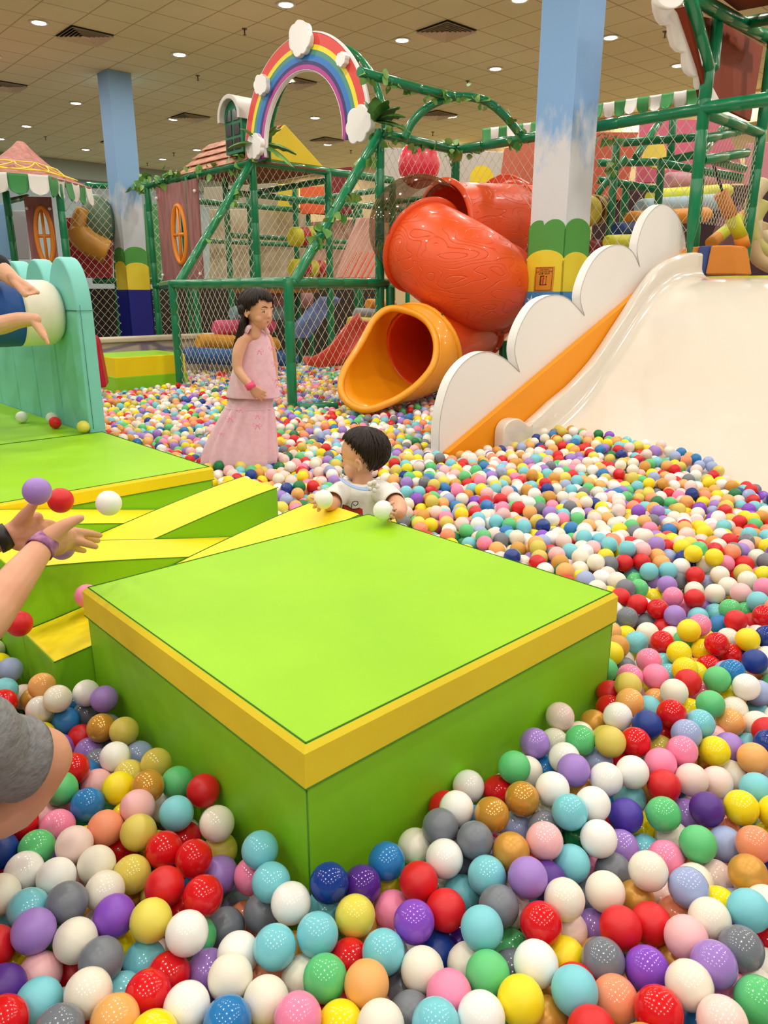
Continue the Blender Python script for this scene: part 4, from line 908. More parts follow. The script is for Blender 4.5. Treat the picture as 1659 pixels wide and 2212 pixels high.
# white scalloped verge
vg = [(1459, -60), (1500, -60), (1512, -8), (1484, 5), (1462, 17), (1490, 70), (1513, 108), (1520, 135), (1515, 180), (1512, 195), (1508, 180), (1508, 165), (1498, 164), (1487, 155), (1481, 140), (1481, 112), (1470, 111), (1458, 98), (1452, 75), (1450, 52), (1437, 54), (1426, 40), (1420, 22), (1419, 2), (1422, -30)]
slab('scalloped_verge', '', '', [P(x, y_, 6.52 + max(0, y_) / 190 * .4) for x, y_ in vg], A3 * .05, '', mt=CLD, parent=rt, bev=.012)
slab('scalloped_verge', '', '', [P(1446 + 30 * math.cos(t) + 4, -6 + 25 * math.sin(t), 6.42) for t in [2 * math.pi * i / 24 for i in range(24)]], A3 * .05, '', mt=CLD, parent=rt, bev=.012)
# interior of the tower and the netted area left of it
bolster('upper pale pink padded roll behind the right netting', *R_(1440, 395, 9.9, 1570, 388, 10.6), .12, 'b9808c')
bolster('pale yellow padded roll, top step behind the right netting', *R_(1402, 427, 9.4, 1575, 413, 10.2), .09, 'd6db3c')
bolster('light blue padded roll step behind the right netting', *R_(1380, 450, 9.1, 1560, 436, 9.9), .1, '9db9c6')
bolster('orange padded roll step behind the right netting', *R_(1355, 474, 8.8, 1530, 463, 9.6), .085, 'e6922a')
bolster('dark blue padded roll step behind the right netting', *R_(1330, 499, 8.5, 1420, 494, 9.0), .085, '2a4d94')
bolster('lime yellow padded roll, lowest step behind the right netting', *R_(1311, 524, 8.2, 1400, 520, 8.7), .075, 'dbdb34')
bolster('yellow drum with a crimson end beside the tall sky column', *R_(1262, 458, 8.5, 1296, 452, 8.9), .16, 'c9b93f', bands='6e1428', cat='padded roll')
bolster('crimson drum low beside the tall sky column', *R_(1266, 548, 8.4, 1290, 545, 8.7), .14, '7a1a2c')
tz = thing('foam_block', 'orange and blue foam trapezoid block at the top of the wide slide', 'foam block', P(1540, 590, 7.35))
q = [P(1496, 530, 7.3), P(1586, 529, 7.5), P(1592, 592, 7.4), P(1500, 592, 7.3)]
M().prism([P(1535, 530, 7.35), P(1582, 529, 7.35), P(1592, 594, 7.3), P(1522, 594, 7.3)], B3 * .35).done('orange_body', vinyl('orange plush', 'd9832a'), tz, bevel=.02, seg=3, recalc=True)
M().prism([P(1510, 532, 7.38), P(1538, 530, 7.38), P(1526, 594, 7.33), P(1498, 594, 7.33)], B3 * .33).done('blue_stripe', vinyl('blue plush', '3c4f8f'), tz, bevel=.01, recalc=True)
M().prism([P(1492, 534, 7.4), P(1512, 532, 7.4), P(1504, 594, 7.35), P(1490, 594, 7.35)], B3 * .33).done('orange_end', vinyl('orange plush', 'd9832a'), tz, bevel=.01, recalc=True)
pb = thing('punch_bag', 'hanging orange and yellow padded obstacle bar on a black strap', 'padded bar', P(1560, 415, 7.6))
M().tube([P(1540, 352, 7.7), P(1560, 412, 7.62)], .014, 8).done('strap', mat('black strap', '14110f', .7), pb)
for nm, a, b_, c in (('orange_sleeve', (1556, 416), (1580, 470), 'e0862b'), ('yellow_sleeve', (1580, 468), (1602, 515), 'cfcb2c'), ('orange_sleeve', (1600, 512), (1606, 535), 'e0862b')): M().tube([P(*a, 7.6), P(*b_, 7.62)], .065, 4 if 0 else 14).done(nm, vinyl('sleeve ' + c, c), pb)
bolster('yellow and orange padded bar crossing behind the hanging bag', P(1532, 528, 8.0), P(1612, 462, 8.4), .06, 'e6962f', None, bands='c9cf33', name='padded_bar', cat='padded bar')
for i, c in enumerate(('dcc9a0', 'cfc87a', 'd9b98a')):
    k = M(); k.tube(crom([P(1655 - i * 3, 392 + i * 45, 8.3), P(1625 + i * 4, 440 + i * 40, 8.3), P(1640, 500 + i * 30, 8.3), P(1700, 545 + i * 22, 8.3)], 8), .075, 12)
    tag(k.done('padded_arch', vinyl('arch ' + c, c)), ['upper sand coloured', 'middle yellow', 'lower tan'][i] + ' padded arch behind the netting at the right edge', 'padded arch')
slab('printed_screen', 'big pink sloped panel high behind the right netting', 'screen', [P(1385, 258, 11.2), P(1560, 258, 11.4), P(1620, 395, 11.4), P(1375, 395, 11.2)], (0, .08, 0), 'cf5f7c')
slab('printed_screen', 'yellow and pink flame shaped board behind the right netting', 'screen', [P(1385, 355, 10.8), P(1400, 300, 10.8), P(1425, 290, 10.8), P(1440, 325, 10.8), P(1440, 370, 10.8)], (0, .06, 0), 'e7cf4a')
slab('printed_screen', 'coral brick board behind the net right of the tall column', 'screen', [P(1272, 440, 10.4), P(1350, 430, 10.6), P(1380, 285, 10.6), P(1290, 285, 10.4)], (0, .06, 0), 'c4593f')
slab('printed_screen', 'coral brick board behind the net left of the tall column', 'screen', [P(1080, 395, 11.0), P(1165, 400, 11.2), P(1165, 300, 11.2), P(1090, 320, 11.0)], (0, .06, 0), 'c9694e')
slab('printed_screen', 'pink panel far right behind the tower net', 'screen', [P(1610, 400, 9.6), P(1680, 400, 9.6), P(1680, 305, 9.6), P(1615, 310, 9.6)], (0, .06, 0), 'd68a97')
slab('printed_screen', 'dark plum cloth behind the padded roll steps', 'screen', [P(1270, 600, 10.6), P(1680, 600, 10.9), P(1680, 400, 10.9), P(1290, 400, 10.6)], (0, .06, 0), '3d2229')
slab('printed_screen', 'plum sloping mat between the tower posts', 'ramp', [P(1505, 590, 8.4), P(1552, 470, 8.8), P(1600, 440, 8.8), P(1604, 590, 8.4)], B3 * .05, '6f4048')
for x0, y0, x1, y1, Yb in ((1290, 352, 1420, 350, 9.2), (1420, 352, 1520, 330, 8.6), (1290, 388, 1420, 410, 8.9), (1345, 308, 1500, 297, 8.6)): pipe(rt, 'beam', P(x0, y0, Yb), P(x1, y1, Yb), .042)
for x, y0, y1, Yb in ((1325, 300, 560, 8.6), (1352, 395, 520, 9.0), (1443, 245, 360, 9.0), (1425, 350, 450, 8.6), (1512, 330, 560, 8.2)): pipe(rt, 'post', P(x + (y0 - 400) * -.08, y0, Yb), P(x + (y1 - 400) * -.08, y1, Yb), .042)
pipe(rt, 'brace', P(1373, 340, 8.7), P(1440, 240, 9.3), .04); pipe(rt, 'brace', P(1290, 420, 8.7), P(1350, 340, 8.9), .035)
aw = thing('awning', 'green and white scalloped awning high behind the right netting', 'awning', P(1400, 220, 9.2)); awning(aw, [P(1280, 226, 9.6), P(1512, 190, 8.7)], 9, .165)
aw = thing('awning', 'green and white scalloped awning behind the curved roof hoop', 'awning', P(1100, 275, 10)); awning(aw, [P(1042, 278, 10.2), P(1165, 262, 10.4)], 7, .22)
# ================================================================ the balls
BC = dict(w='f4f2ee', c='efe8d8', r='d9161f', p='f6bcc0', P='f78bb2', y='f6df1a', Y='d9c55a', e='e8d958', g='5fc67c', G='167a44', t='7ccddb', b='2a7cc0', B='15398f', v='a37fd0', V='8a4cc9', D='54288c', U='4a34a4', l='a0afdc', s='757a85', o='d49a40', a='f2b066', n='f29671', k='f0d5cf')
CN = dict(w='white', c='cream', r='red', p='pale pink', P='hot pink', y='yellow', Y='khaki yellow', e='pale yellow', g='mint green', G='dark green', t='turquoise', b='mid blue', B='navy blue', v='lavender', V='bright purple', D='deep purple', U='indigo', l='periwinkle', s='silver grey', o='gold', a='light orange', n='peach', k='blush')
BR = .035
BTXT = "r-387,1347,346 b-625,1318,333 P-707,1394,281 P-666,1262,323 n-559,1241,338 Y-485,1219,346 t-426,1277,344 w-490,1389,272 c-336,1247,344 p-507,1284,354 y-574,1363,340 o-507,1352,352 g-597,1391,283 r-739,1260,335 p-718,1327,290 g-677,1195,329 B-746,1187,330 w-669,1127,337 k-598,1185,346 w-602,1110,338 c-542,1146,334 Y-475,1140,318 r-541,1255,273 r-426,1186,333 r-362,1160,336 r-395,1083,343 r-320,1060,345 r-417,1284,276 v-320,1182,279 c-502,1079,337 s-549,1033,356 t-617,1032,343 c-680,1060,347 t-691,1069,280 v-577,970,361 c-511,971,340 V-464,1021,340 e-396,1006,346 w-326,973,353 s-454,932,341 c-448,865,352 p-562,941,301 t-526,866,332 D-591,888,334 r-641,958,338 y-630,985,275 r-530,984,257 t-406,983,282 r-353,943,298 r-365,883,329 w-298,857,334 c-242,906,335 v-297,973,272 g-330,1032,283 s-290,1080,254 a-393,823,350 b-230,827,342 r-548,809,364 s-463,798,360 y-329,797,350 y-464,1016,271 o-559,1112,251 s-447,1079,248 k-511,1066,270 Y-335,1251,275 p-588,1173,279 r-375,1092,277 t-421,917,285 w147,1265,365 s110,1207,369 s173,1170,369 c62,1211,319 w113,1140,354 s147,1190,308 b5,1154,335 r63,1093,345 B-98,1077,357 D-40,1102,329 P-254,1165,291 t-206,1099,338 w-163,1045,344 e-50,1030,331 P15,1088,285 V51,1006,343 r108,1043,331 t145,1125,285 t188,1105,347 t162,976,360 t-111,980,343 t-179,958,340 t-1,955,333 B91,1008,273 c62,932,321 g-93,906,334 a-27,891,339 r-58,971,297 c-134,946,288 c-181,873,327 P-126,825,351 y-65,837,321 t75,814,353 s41,870,300 s29,944,262 P100,876,336 c140,965,295 g164,911,336 w142,824,354 c-5,815,348 s-224,1097,272 t-108,1092,285 D137,1055,252 n-198,958,265 y7,1163,266 r-101,874,274 G-92,1017,258 k434,1603,366 v348,1483,371 g284,1386,376 o532,1644,320 c484,1592,319 w574,1596,370 r609,1772,331 r589,1705,327 P667,1796,367 Y642,1733,377 a625,1663,370 P740,1804,364 a729,1753,318 c754,1707,372 r812,1763,370 P871,1795,315 y830,1830,370 g892,1769,375 b955,1819,370 g820,1642,376 y941,1770,318 w952,1731,374 l1005,1762,338 c916,1706,321 t1012,1771,270 B630,1551,375 t688,1699,328 r701,1587,384 r694,1607,318 y797,1703,318 c748,1648,307 t765,1569,367 l712,1519,371 a871,1631,331 c945,1643,317 r934,1575,341 p816,1598,306 v823,1532,327 t907,1598,282 B907,1512,348 a848,1466,343 Y517,1469,384 r582,1489,369 g456,1494,371 c411,1553,325 w406,1436,364 l499,1487,318 v409,1369,381 w476,1355,369 w540,1379,369 Y662,1540,315 P619,1425,357 P679,1459,366 y770,1491,344 r603,1358,349 k674,1385,345 k738,1401,326 c808,1479,288 t808,1366,335 y741,1295,344 D671,1296,339 v652,1340,289 g573,1276,343 U502,1291,327 t544,1387,294 w351,1311,377 c323,1431,332 b374,1470,308 o284,1289,370 r253,1387,314 o215,1240,370 t368,1234,382 w425,1271,371 o435,1383,318 c338,1315,309 r565,1502,303 y805,1288,270 l275,1286,300 p305,1168,370 s325,1249,330 w415,1190,356 t534,1257,267 v477,1233,298 g614,1200,335 l692,1245,296 n718,1306,275 n721,1194,339 y548,1323,270 r605,1346,240 c600,1279,280 y809,1286,339 o239,1150,361 v256,1076,370 D302,1116,325 t357,1158,326 G394,1242,316 P412,1219,254 c314,1041,356 c398,1080,335 s444,1173,294 c483,1108,355 P555,1201,299 c588,1142,297 l547,1080,344 k644,1176,275 o675,1122,335 B757,1182,281 t629,1026,347 c557,1013,341 y604,1076,305 o467,1109,288 k532,1150,255 n535,1085,277 s200,1037,345 r264,994,351 k231,1079,299 r401,1000,336 r463,1025,319 v381,1067,263 s388,1135,265 p501,973,343 s580,948,347 v517,908,359 w241,920,347 g219,1017,271 y303,974,298 s355,941,330 V422,927,328 t289,867,354 y205,853,351 n354,872,330 c462,868,364 P550,910,299 g565,859,343 c606,939,272 k483,803,370 r404,832,355 r297,799,356 o248,863,299 r684,1049,262 c652,988,258 b483,866,298 y295,885,254 o496,989,271 o274,949,241 k324,1040,288 s211,952,294 c363,890,249 n466,927,272 c466,1041,238 s890,2739,338 r956,2760,335 r1025,2762,339 a1106,2820,339 a1100,2751,336 t1022,2666,336 t1096,2670,337 w1171,2730,331 B1207,2799,340 l1165,2852,325 r1189,2639,330 c1272,2745,336 c1296,2783,284 c1278,2628,336 P1355,2753,335 r1428,2748,335 Y1379,2653,335 b1473,2862,285 c1360,2579,335 y1448,2631,335 s1522,2766,339 P1340,2423,370 c1260,2518,335 l1256,2668,284 p1236,2375,369 t1254,2290,373 c1519,2835,331 c1176,2437,341 w822,2608,329 c864,2555,340 t1000,2776,277 g982,2692,285 g926,2498,335 v1058,2689,282 v1040,2525,337 s1145,2682,289 c1169,2586,290 r1091,2402,336 P1023,2423,335 y997,2534,283 r834,2413,335 r875,2352,337 r927,2306,340 v961,2243,344 P1087,2444,282 v1162,2461,278 t1090,2354,287 t1165,2392,285 g1140,2243,366 g1238,2329,318 r1118,2153,367 r1214,2234,320 r1223,2186,370 b1097,2210,324 P988,2116,370 y936,2071,373 g944,2111,317 r939,2268,285 s903,2327,279 s804,2241,338 k873,2388,268 w773,2303,335 t794,2314,270 a717,2138,335 c833,2130,335 y787,2189,296 t777,2066,335 r830,2003,367 o706,2025,342 c939,2199,289 c1082,2115,323 y1087,2009,373 B1158,2034,370 r985,1986,370 r1039,2008,324 y975,2044,320 B1046,1878,370 r948,1941,320 y849,1922,373 P749,1884,370 y670,1967,349 c734,2047,283 g632,1895,335 s718,1980,291 y780,2092,259 t820,1954,319 t813,1885,321 B1100,2039,312 l-1068,1895,335 t-1027,1780,334 r-999,1717,336 k-1015,1846,277 o-964,1801,293 w-889,1685,335 w-788,1739,351 v-728,1706,353 b-850,1790,285 b-826,1686,301 s-799,1746,284 o-702,1606,332 Y-637,1583,337 r-776,1651,273 v-736,1596,270 w-624,1483,334 l-598,1560,285 Y-521,1457,335 s-693,1544,274 r-692,1415,351 g-456,1393,332 g-691,1346,351 p-650,1429,299 t-774,1404,269 b-696,1478,288 b-777,1474,285"
def ball_mesh(key, gloss):
    k = M(); nu, nv = 40, 24; rows = []
    for i in range(nv + 1):
        t = math.pi * i / nv; r = BR + (.00035 if i == nv // 2 else 0)
        if i == 3: r += .0004
        rows.append([V((r * math.sin(t) * math.cos(2 * math.pi * j / nu), r * math.sin(t) * math.sin(2 * math.pi * j / nu), -r * math.cos(t))) for j in range(nu)])
    k.grid(rows, 0, True)
    c = BC[key]; met = key in 'so'
    m = mat('ball %s %s' % (CN[key], 'gloss' if gloss else 'satin'), c, .13 if gloss else (.34 if met else .42), .5, metal=.25 if key == 'o' else 0, sss=.0, vary=None)
    return k.mesh('ball', m)
BM = {}
known = [(s[0], V([int(q) / 1000 for q in s[1:].split(',')])) for s in BTXT.split()]
loose = [('w', P(47, 901, 4.5), 'white ball lying on the lime mat at the left edge'), ('w', P(112, 903, 4.25), 'white ball half hidden behind a red ball on the lime mat'), ('r', P(119, 913, 4.1), 'red ball on the lime mat in front of the teal wall'),
         ('e', P(180, 922, 4.05), 'lime yellow ball at the foot of the teal wall corner'), ('v', P(80, 1061, 1.80), 'lavender ball tossed in the air above the raised thumb'), ('r', P(131, 1081, 1.98), 'red ball in mid air just right of the lavender one'),
         ('w', P(235, 1087, 1.98), 'white ball in mid air over the yellow wedges'), ('r', P(42, 1347, 1.85), 'red ball falling beside the bare forearm at the left edge'), ('P', P(187, 1287, 2.06), 'pink ball peeping from behind the big block corner'),
         ('v', P(134, 1182, 1.92), 'lavender ball held under the open hand'),
         ('w', P(698, 1079, 2.50), 'white ball in the right hand of the toddler'), ('w', P(828, 1103, 2.42), 'white ball on the block corner under the other toddler hand')]
zfix = {0: .6, 1: .6, 2: .6, 3: .6}
def put_ball(key, p, label, group=None, gloss=None):
    gl = (rng.random() < .5) if gloss is None else gloss
    if (key, gl) not in BM: BM[(key, gl)] = ball_mesh(key, gl)
    o = bpy.data.objects.new('ball', BM[(key, gl)]); COL.objects.link(o); o.location = p
    o.rotation_euler = (rng.uniform(0, 6.28), rng.uniform(0, 6.28), 0); return tag(o, label, 'ball', group)
for i, (c, p, lb) in enumerate(loose):
    if i < 4: p = PZ(*[(47, 901), (112, 903), (119, 913), (180, 922)][i], .6 + BR)
    put_ball(c, p, lb, 'loose balls', gloss=i in (2,))
def proj(p):
    d = CZ - p[2]; cz = p[1] * CT + d * ST; return 829.5 + FPX * p[0] / cz, 1106 + FPX * (-p[1] * ST + d * CT) / cz
def inframe(p, m=30): x, y_ = proj(p); return -m < x < 1659 + m and -m < y_ < 2212 + m
vis = [(c, p) for c, p in known if inframe(p, 10)]
vis.sort(key=lambda t: (t[1] - V((0, 0, CZ))).length)
named = vis[:288]; rest = vis[288:] + [(c, p) for c, p in known if not inframe(p, 10)]
pos = [p for _, p in named]; pxs = [proj(p) for p in pos]
def zone(x, y_):
    if x < 260 and y_ < 1800: return 'between the grey clad knee and the block' if x > 130 and y_ > 1500 else 'by the low wedge at the left edge'
    if y_ > 2060: return 'at the bottom edge ' + ('left' if x < 553 else 'middle' if x < 1106 else 'right')
    if x < 560: return 'left of the block front corner' if y_ < 1900 else 'in the lower left foreground'
    if x < 760: return 'under the block front corner'
    if x < 1100: return 'against the right face of the block' if y_ < 1850 else 'in the lower middle foreground'
    if y_ < 1500: return 'right of the block far corner'
    if x > 1400: return 'near the right edge' + (' low down' if y_ > 1800 else '')
    return 'right of the block' if y_ < 1800 else 'in the lower right foreground'
used = set()
for i, (c, p) in enumerate(named):
    x, y_ = pxs[i]; nb = sorted(range(len(named)), key=lambda j: (pos[j] - p).length)[1:9]
    def side(j):
        dx, dy = pxs[j][0] - x, pxs[j][1] - y_
        return ('right of' if dx < 0 else 'left of') if abs(dx) > abs(dy) else ('in front of' if dy < 0 else 'behind')
    base_ = CN[c] + ' ball ' + zone(x, y_); done_ = None
    cand = [', %s a %s one' % (side(j), CN[named[j][0]]) for j in nb]
    for s_ in cand:
        if base_ + s_ not in used and len((base_ + s_).split()) <= 16: done_ = base_ + s_; break
    if done_ is None:
        for j in nb:
            for j2 in nb:
                s_ = CN[c] + ' ball %s a %s and %s a %s one, %s' % (side(j), CN[named[j][0]], side(j2), CN[named[j2][0]], 'left part' if x < 553 else 'mid part' if x < 1106 else 'right part')
                if j2 != j and s_ not in used and len(s_.split()) <= 16: done_ = s_; break
            if done_: break
    used.add(done_ or base_); put_ball(c, p, done_ or base_, 'pit balls in the foreground')
# ---- the rest of the pit, settled by a small relaxation
def surf_z(x, y_):
    q = np.stack([x, y_], -1) - np.array(ORG); a = q @ np.array(AX); b = q @ np.array(BX)
    q2 = np.stack([x, y_], -1) - np.array(O2); a2 = q2 @ np.array(AX); b2 = q2 @ np.array(BX)
    z = .325 + .018 * np.sin(x * 3.1 + y_ * 1.7) + .014 * np.sin(x * 1.3 - y_ * 2.9 + 1)
    z += (.075 - .10 * np.clip((-.2 - a2) / 1.6, 0, 1.2)) * np.exp(-((b2 - .95) / .4) ** 2) * (1 / (1 + np.exp((a2 + .1) / .08))) + .04 * np.exp(-(((x + .9) / .6) ** 2 + ((y_ - 4.4) / .5) ** 2))
    return z
SOL = [(0, 1.0, 0, 1.035, .6), (1.0, 1.28, -.1, 1.0, .5), (1.28, 2.04, -.1, 1.0, .6), (2.045, 3.262, -.5, 1.0, .6), (3.262, 6.2, -1.3, 1.04, 2), (7.15, 7.85, 2.75, 3.6, .7), (8.2, 30, -30, 30, 9)]
pts = []; R2_ = 2 * BR
for L_ in range(3):
    zo = -L_ * .058
    ys = np.arange(-.5, 11.2, R2_ * .866 * 1.0); 
    for iy, yy in enumerate(ys):
        if L_ == 2 and yy > 4.5: continue
        xm = .56 * (yy * CT + .95 * ST) + (.95 if L_ == 0 else .1) + (.5 if yy < 1 and L_ == 0 else 0)
        xs = np.arange(-xm, xm, R2_) + (iy % 2) * BR + L_ * .02
        for xx in xs: pts.append((xx, yy + L_ * .02, zo))
pts = np.array(pts); pts[:, :2] += rng.normal(0, .014, (len(pts), 2)); pts[:, 2] += surf_z(pts[:, 0], pts[:, 1]) + rng.normal(0, .018, len(pts)) + .004
FX = np.array([tuple(p) for _, p in known])
def solid_mask(p, e):
    q = p[:, :2] - np.array(ORG); a = q @ np.array(AX); b = q @ np.array(BX); m = np.zeros(len(p), bool)
    for a0, a1, b0_, b1_, zt in SOL: m |= (a > a0 - e) & (a < a1 + e) & (b > b0_ - e) & (b < b1_ + e) & (p[:, 2] < zt + e)
    q2 = p[:, :2] - np.array(O2); a2 = q2 @ np.array(AX); b2 = q2 @ np.array(BX)
    m |= (b2 > -.01 - e) & (b2 < 3.2) & (a2 > -.05 - e) & (a2 < .11 + e)
    m |= (b2 > .5 - e) & (a2 < -.05) & (a2 > -.15 - e)
    zs = np.interp(b2, [x for x, _ in surf], [z for _, z in surf]); m |= (a2 < -.1) & (b2 > .5) & (p[:, 2] < zs + e * .6)
    return m
# foreground zone is already filled by the read-off balls: keep only what lies under them
tcx = ((pts[:, 1:2] > 0) * 1)[:, 0]
d_ = CZ - pts[:, 2]; cz_ = pts[:, 1] * CT + d_ * ST; X_ = 829.5 + FPX * pts[:, 0] / cz_; Y__ = 1106 + FPX * (-pts[:, 1] * ST + d_ * CT) / cz_
pts = pts[~solid_mask(pts, BR * .95)]
def near(p, q, r):
    """pairs (i,j) of points closer than r, by grid hashing"""
    key = lambda v: (v[:, 0] * 73856093) ^ (v[:, 1] * 19349663) ^ (v[:, 2] * 83492791)
    cq = np.floor(q / r).astype(np.int64); kq = key(cq); o = np.argsort(kq, kind='stable'); ks = kq[o]; cp = np.floor(p / r).astype(np.int64); I = []; J = []
    for dx in (-1, 0, 1):
        for dy in (-1, 0, 1):
            for dz in (-1, 0, 1):
                kk = key(cp + np.array([dx, dy, dz])); lo = np.searchsorted(ks, kk, 'left'); hi = np.searchsorted(ks, kk, 'right'); n_ = hi - lo; t = n_.sum()
                if not t: continue
                i = np.repeat(np.arange(len(p)), n_); off = np.arange(t) - np.repeat(np.cumsum(n_) - n_, n_); I.append(i); J.append(o[np.repeat(lo, n_) + off])
    I = np.concatenate(I); J = np.concatenate(J); d = np.linalg.norm(p[I] - q[J], axis=1); m = d < r; return I[m], J[m]
# drop candidates that overlap the read-off balls or stand on top of them
for it in range(26):
    I, J = near(pts, pts, R2_); m = I != J; I, J = I[m], J[m]; D = pts[I] - pts[J]; d = np.linalg.norm(D, axis=1) + 1e-9
    mv = np.zeros_like(pts); np.add.at(mv, I, D / d[:, None] * (R2_ - d)[:, None] * .36)
    If, Jf = near(pts, FX, R2_); D = pts[If] - FX[Jf]; d = np.linalg.norm(D, axis=1) + 1e-9; np.add.at(mv, If, D / d[:, None] * (R2_ - d)[:, None] * .6)
    mv = np.clip(mv, -.02, .02); mv[:, 2] -= .0012; pts += mv
    top = surf_z(pts[:, 0], pts[:, 1]) + .03; pts[:, 2] = np.minimum(pts[:, 2], top)
pts = pts[~solid_mask(pts, BR * .8)]
I, J = near(pts, FX, R2_ * .86); bad = set(I.tolist())
# nothing random may stick out in front of the read-off balls
d_ = CZ - pts[:, 2]; cz_ = pts[:, 1] * CT + d_ * ST; X_ = 829.5 + FPX * pts[:, 0] / cz_; Y__ = 1106 + FPX * (-pts[:, 1] * ST + d_ * CT) / cz_
df = CZ - FX[:, 2]; cf = FX[:, 1] * CT + df * ST; XF = 829.5 + FPX * FX[:, 0] / cf; YF = 1106 + FPX * (-FX[:, 1] * ST + df * CT) / cf
sel = np.where((Y__ > 1150))[0]
for i in sel:
    rad = FPX * BR / cz_[i]; h = np.hypot(XF - X_[i], YF - Y__[i]); m = (h < rad * 1.15) & (cf > cz_[i] - .0)
    if m.any(): bad.add(int(i))
keep = np.array([i for i in range(len(pts)) if i not in bad]); pts = pts[keep]
lo_ = []
for iy, yy in enumerate(np.arange(-.5, 4.2, R2_ * .9)):
    xm = .56 * (yy * CT + .95 * ST) + .9
    lo_ += [(xx + (iy % 2) * BR, yy, .155 + .03 * ((iy * 7 + int(xx * 40)) % 5) / 5) for xx in np.arange(-xm, xm, R2_)]
lo_ = np.array(lo_); lo_ = lo_[~solid_mask(lo_, BR)]; pts = np.vstack([pts, lo_])
keys = list('wwwwwwccccccrrrrrpppPPyyyyyYYYeegggGtttttbbBvvvVlllssoooaaannkkkkk')
colr = [keys[i] for i in rng.integers(0, len(keys), len(pts))]
allp = [tuple(p) for p in pts] + [tuple(p) for _, p in rest]; allc = colr + [c for c, _ in rest]
# (people and the slide mouth push balls aside)
def pit_stuff(P_, C_):
    me = bpy.data.meshes.new('pit_balls'); me.from_pydata(P_, [], [])
    me.attributes.new('col', 'FLOAT_COLOR', 'POINT'); me.attributes.new('gls', 'FLOAT', 'POINT')
    me.attributes['col'].data.foreach_set('color', np.array([lin(BC[c]) for c in C_], dtype=np.float32).ravel())
    me.attributes['gls'].data.foreach_set('value', np.array([(.13 if rng.random() < .45 else .42) for _ in C_], dtype=np.float32))
    m, nt, b, N, L = nodes_mat('pit ball'); a = N.new('ShaderNodeAttribute'); a.attribute_type = 'INSTANCER'; a.attribute_name = 'col'; L.new(a.outputs['Color'], b.inputs['Base Color'])
    a2 = N.new('ShaderNodeAttribute'); a2.attribute_type = 'INSTANCER'; a2.attribute_name = 'gls'; L.new(a2.outputs['Fac'], b.inputs['Roughness'])
    o = bpy.data.objects.new('pit_balls', me); COL.objects.link(o); me.materials.append(m)
    ng = bpy.data.node_groups.new('scatter balls', 'GeometryNodeTree'); ng.interface.new_socket('Geometry', in_out='INPUT', socket_type='NodeSocketGeometry'); ng.interface.new_socket('Geometry', in_out='OUTPUT', socket_type='NodeSocketGeometry')
    gi = ng.nodes.new('NodeGroupInput'); go = ng.nodes.new('NodeGroupOutput'); ip = ng.nodes.new('GeometryNodeInstanceOnPoints'); ic = ng.nodes.new('GeometryNodeMeshUVSphere')
    ic.inputs['Radius'].default_value = BR; ic.inputs['Segments'].default_value = 32; ic.inputs['Rings'].default_value = 18
    ss = ng.nodes.new('GeometryNodeSetShadeSmooth'); sm_ = ng.nodes.new('GeometryNodeSetMaterial'); sm_.inputs['Material'].default_value = m
    ng.links.new(gi.outputs[0], ip.inputs['Points']); ng.links.new(ic.outputs[0], ss.inputs[0]); ng.links.new(ss.outputs[0], sm_.inputs[0]); ng.links.new(sm_.outputs[0], ip.inputs['Instance']); ng.links.new(ip.outputs[0], go.inputs[0])
    md = o.modifiers.new('scatter', 'NODES'); md.node_group = ng
    return tag(o, 'sea of small coloured plastic balls filling the pit beyond the foreground', 'pit balls', None, 'stuff')
pit_stuff(allp, allc)
print('pit balls', len(allp))
# ================================================================ people
def limb(k, pts, rs, n=14, sub=4):
    pts = [V(p) for p in pts]
    if len(pts) > 2:
        ps = crom(pts, sub); m_ = len(pts) - 1; rr = []
        for i in range(len(ps)):
            t = min(i / sub, m_ - 1e-6); j = int(t); rr.append(lerp(rs[j], rs[min(j + 1, m_)], t - j))
    else: ps, rr = pts, list(rs)
    d0 = (ps[0] - ps[1]).normalized(); d1 = (ps[-1] - ps[-2]).normalized(); a = []; b = []
    for q in (80, 50, 22): t = math.radians(q); a.append((ps[0] + d0 * rr[0] * math.sin(t), rr[0] * math.cos(t)))
    for q in (22, 50, 80): t = math.radians(q); b.append((ps[-1] + d1 * rr[-1] * math.sin(t), rr[-1] * math.cos(t)))
    P_ = [x for x, _ in a] + ps + [x for x, _ in b]; R_ = [x for _, x in a] + rr + [x for _, x in b]
    k.tube(P_, R_, n)
def ell(k, c, r, F, S, U, nu=18, nv=12): k.ball(c, r, nu, nv, 0, (S, F, U))   # r = (side, forward, up)
def fuse(k, name, mt, parent, voxel, it=6, fac=.5, dec=None):
    me = k.mesh(name, mt); o = bpy.data.objects.new(name, me); COL.objects.link(o)
    bm = bmesh.new(); bm.from_mesh(me); bmesh.ops.remove_doubles(bm, verts=bm.verts, dist=1e-6); bmesh.ops.recalc_face_normals(bm, faces=bm.faces); bm.to_mesh(me); bm.free()
    md = o.modifiers.new('r', 'REMESH'); md.mode = 'VOXEL'; md.voxel_size = voxel; md.use_smooth_shade = True
    ms = o.modifiers.new('s', 'SMOOTH'); ms.factor = fac; ms.iterations = it
    dg = bpy.context.evaluated_depsgraph_get(); m2 = bpy.data.meshes.new_from_object(o.evaluated_get(dg)); o.modifiers.clear(); o.data = m2; m2.name = name
    m2.materials.clear(); m2.materials.append(mt)
    for p in m2.polygons: p.use_smooth = True
    o.parent = parent; o.location = -parent.location if parent.type == 'EMPTY' else (0, 0, 0); return o
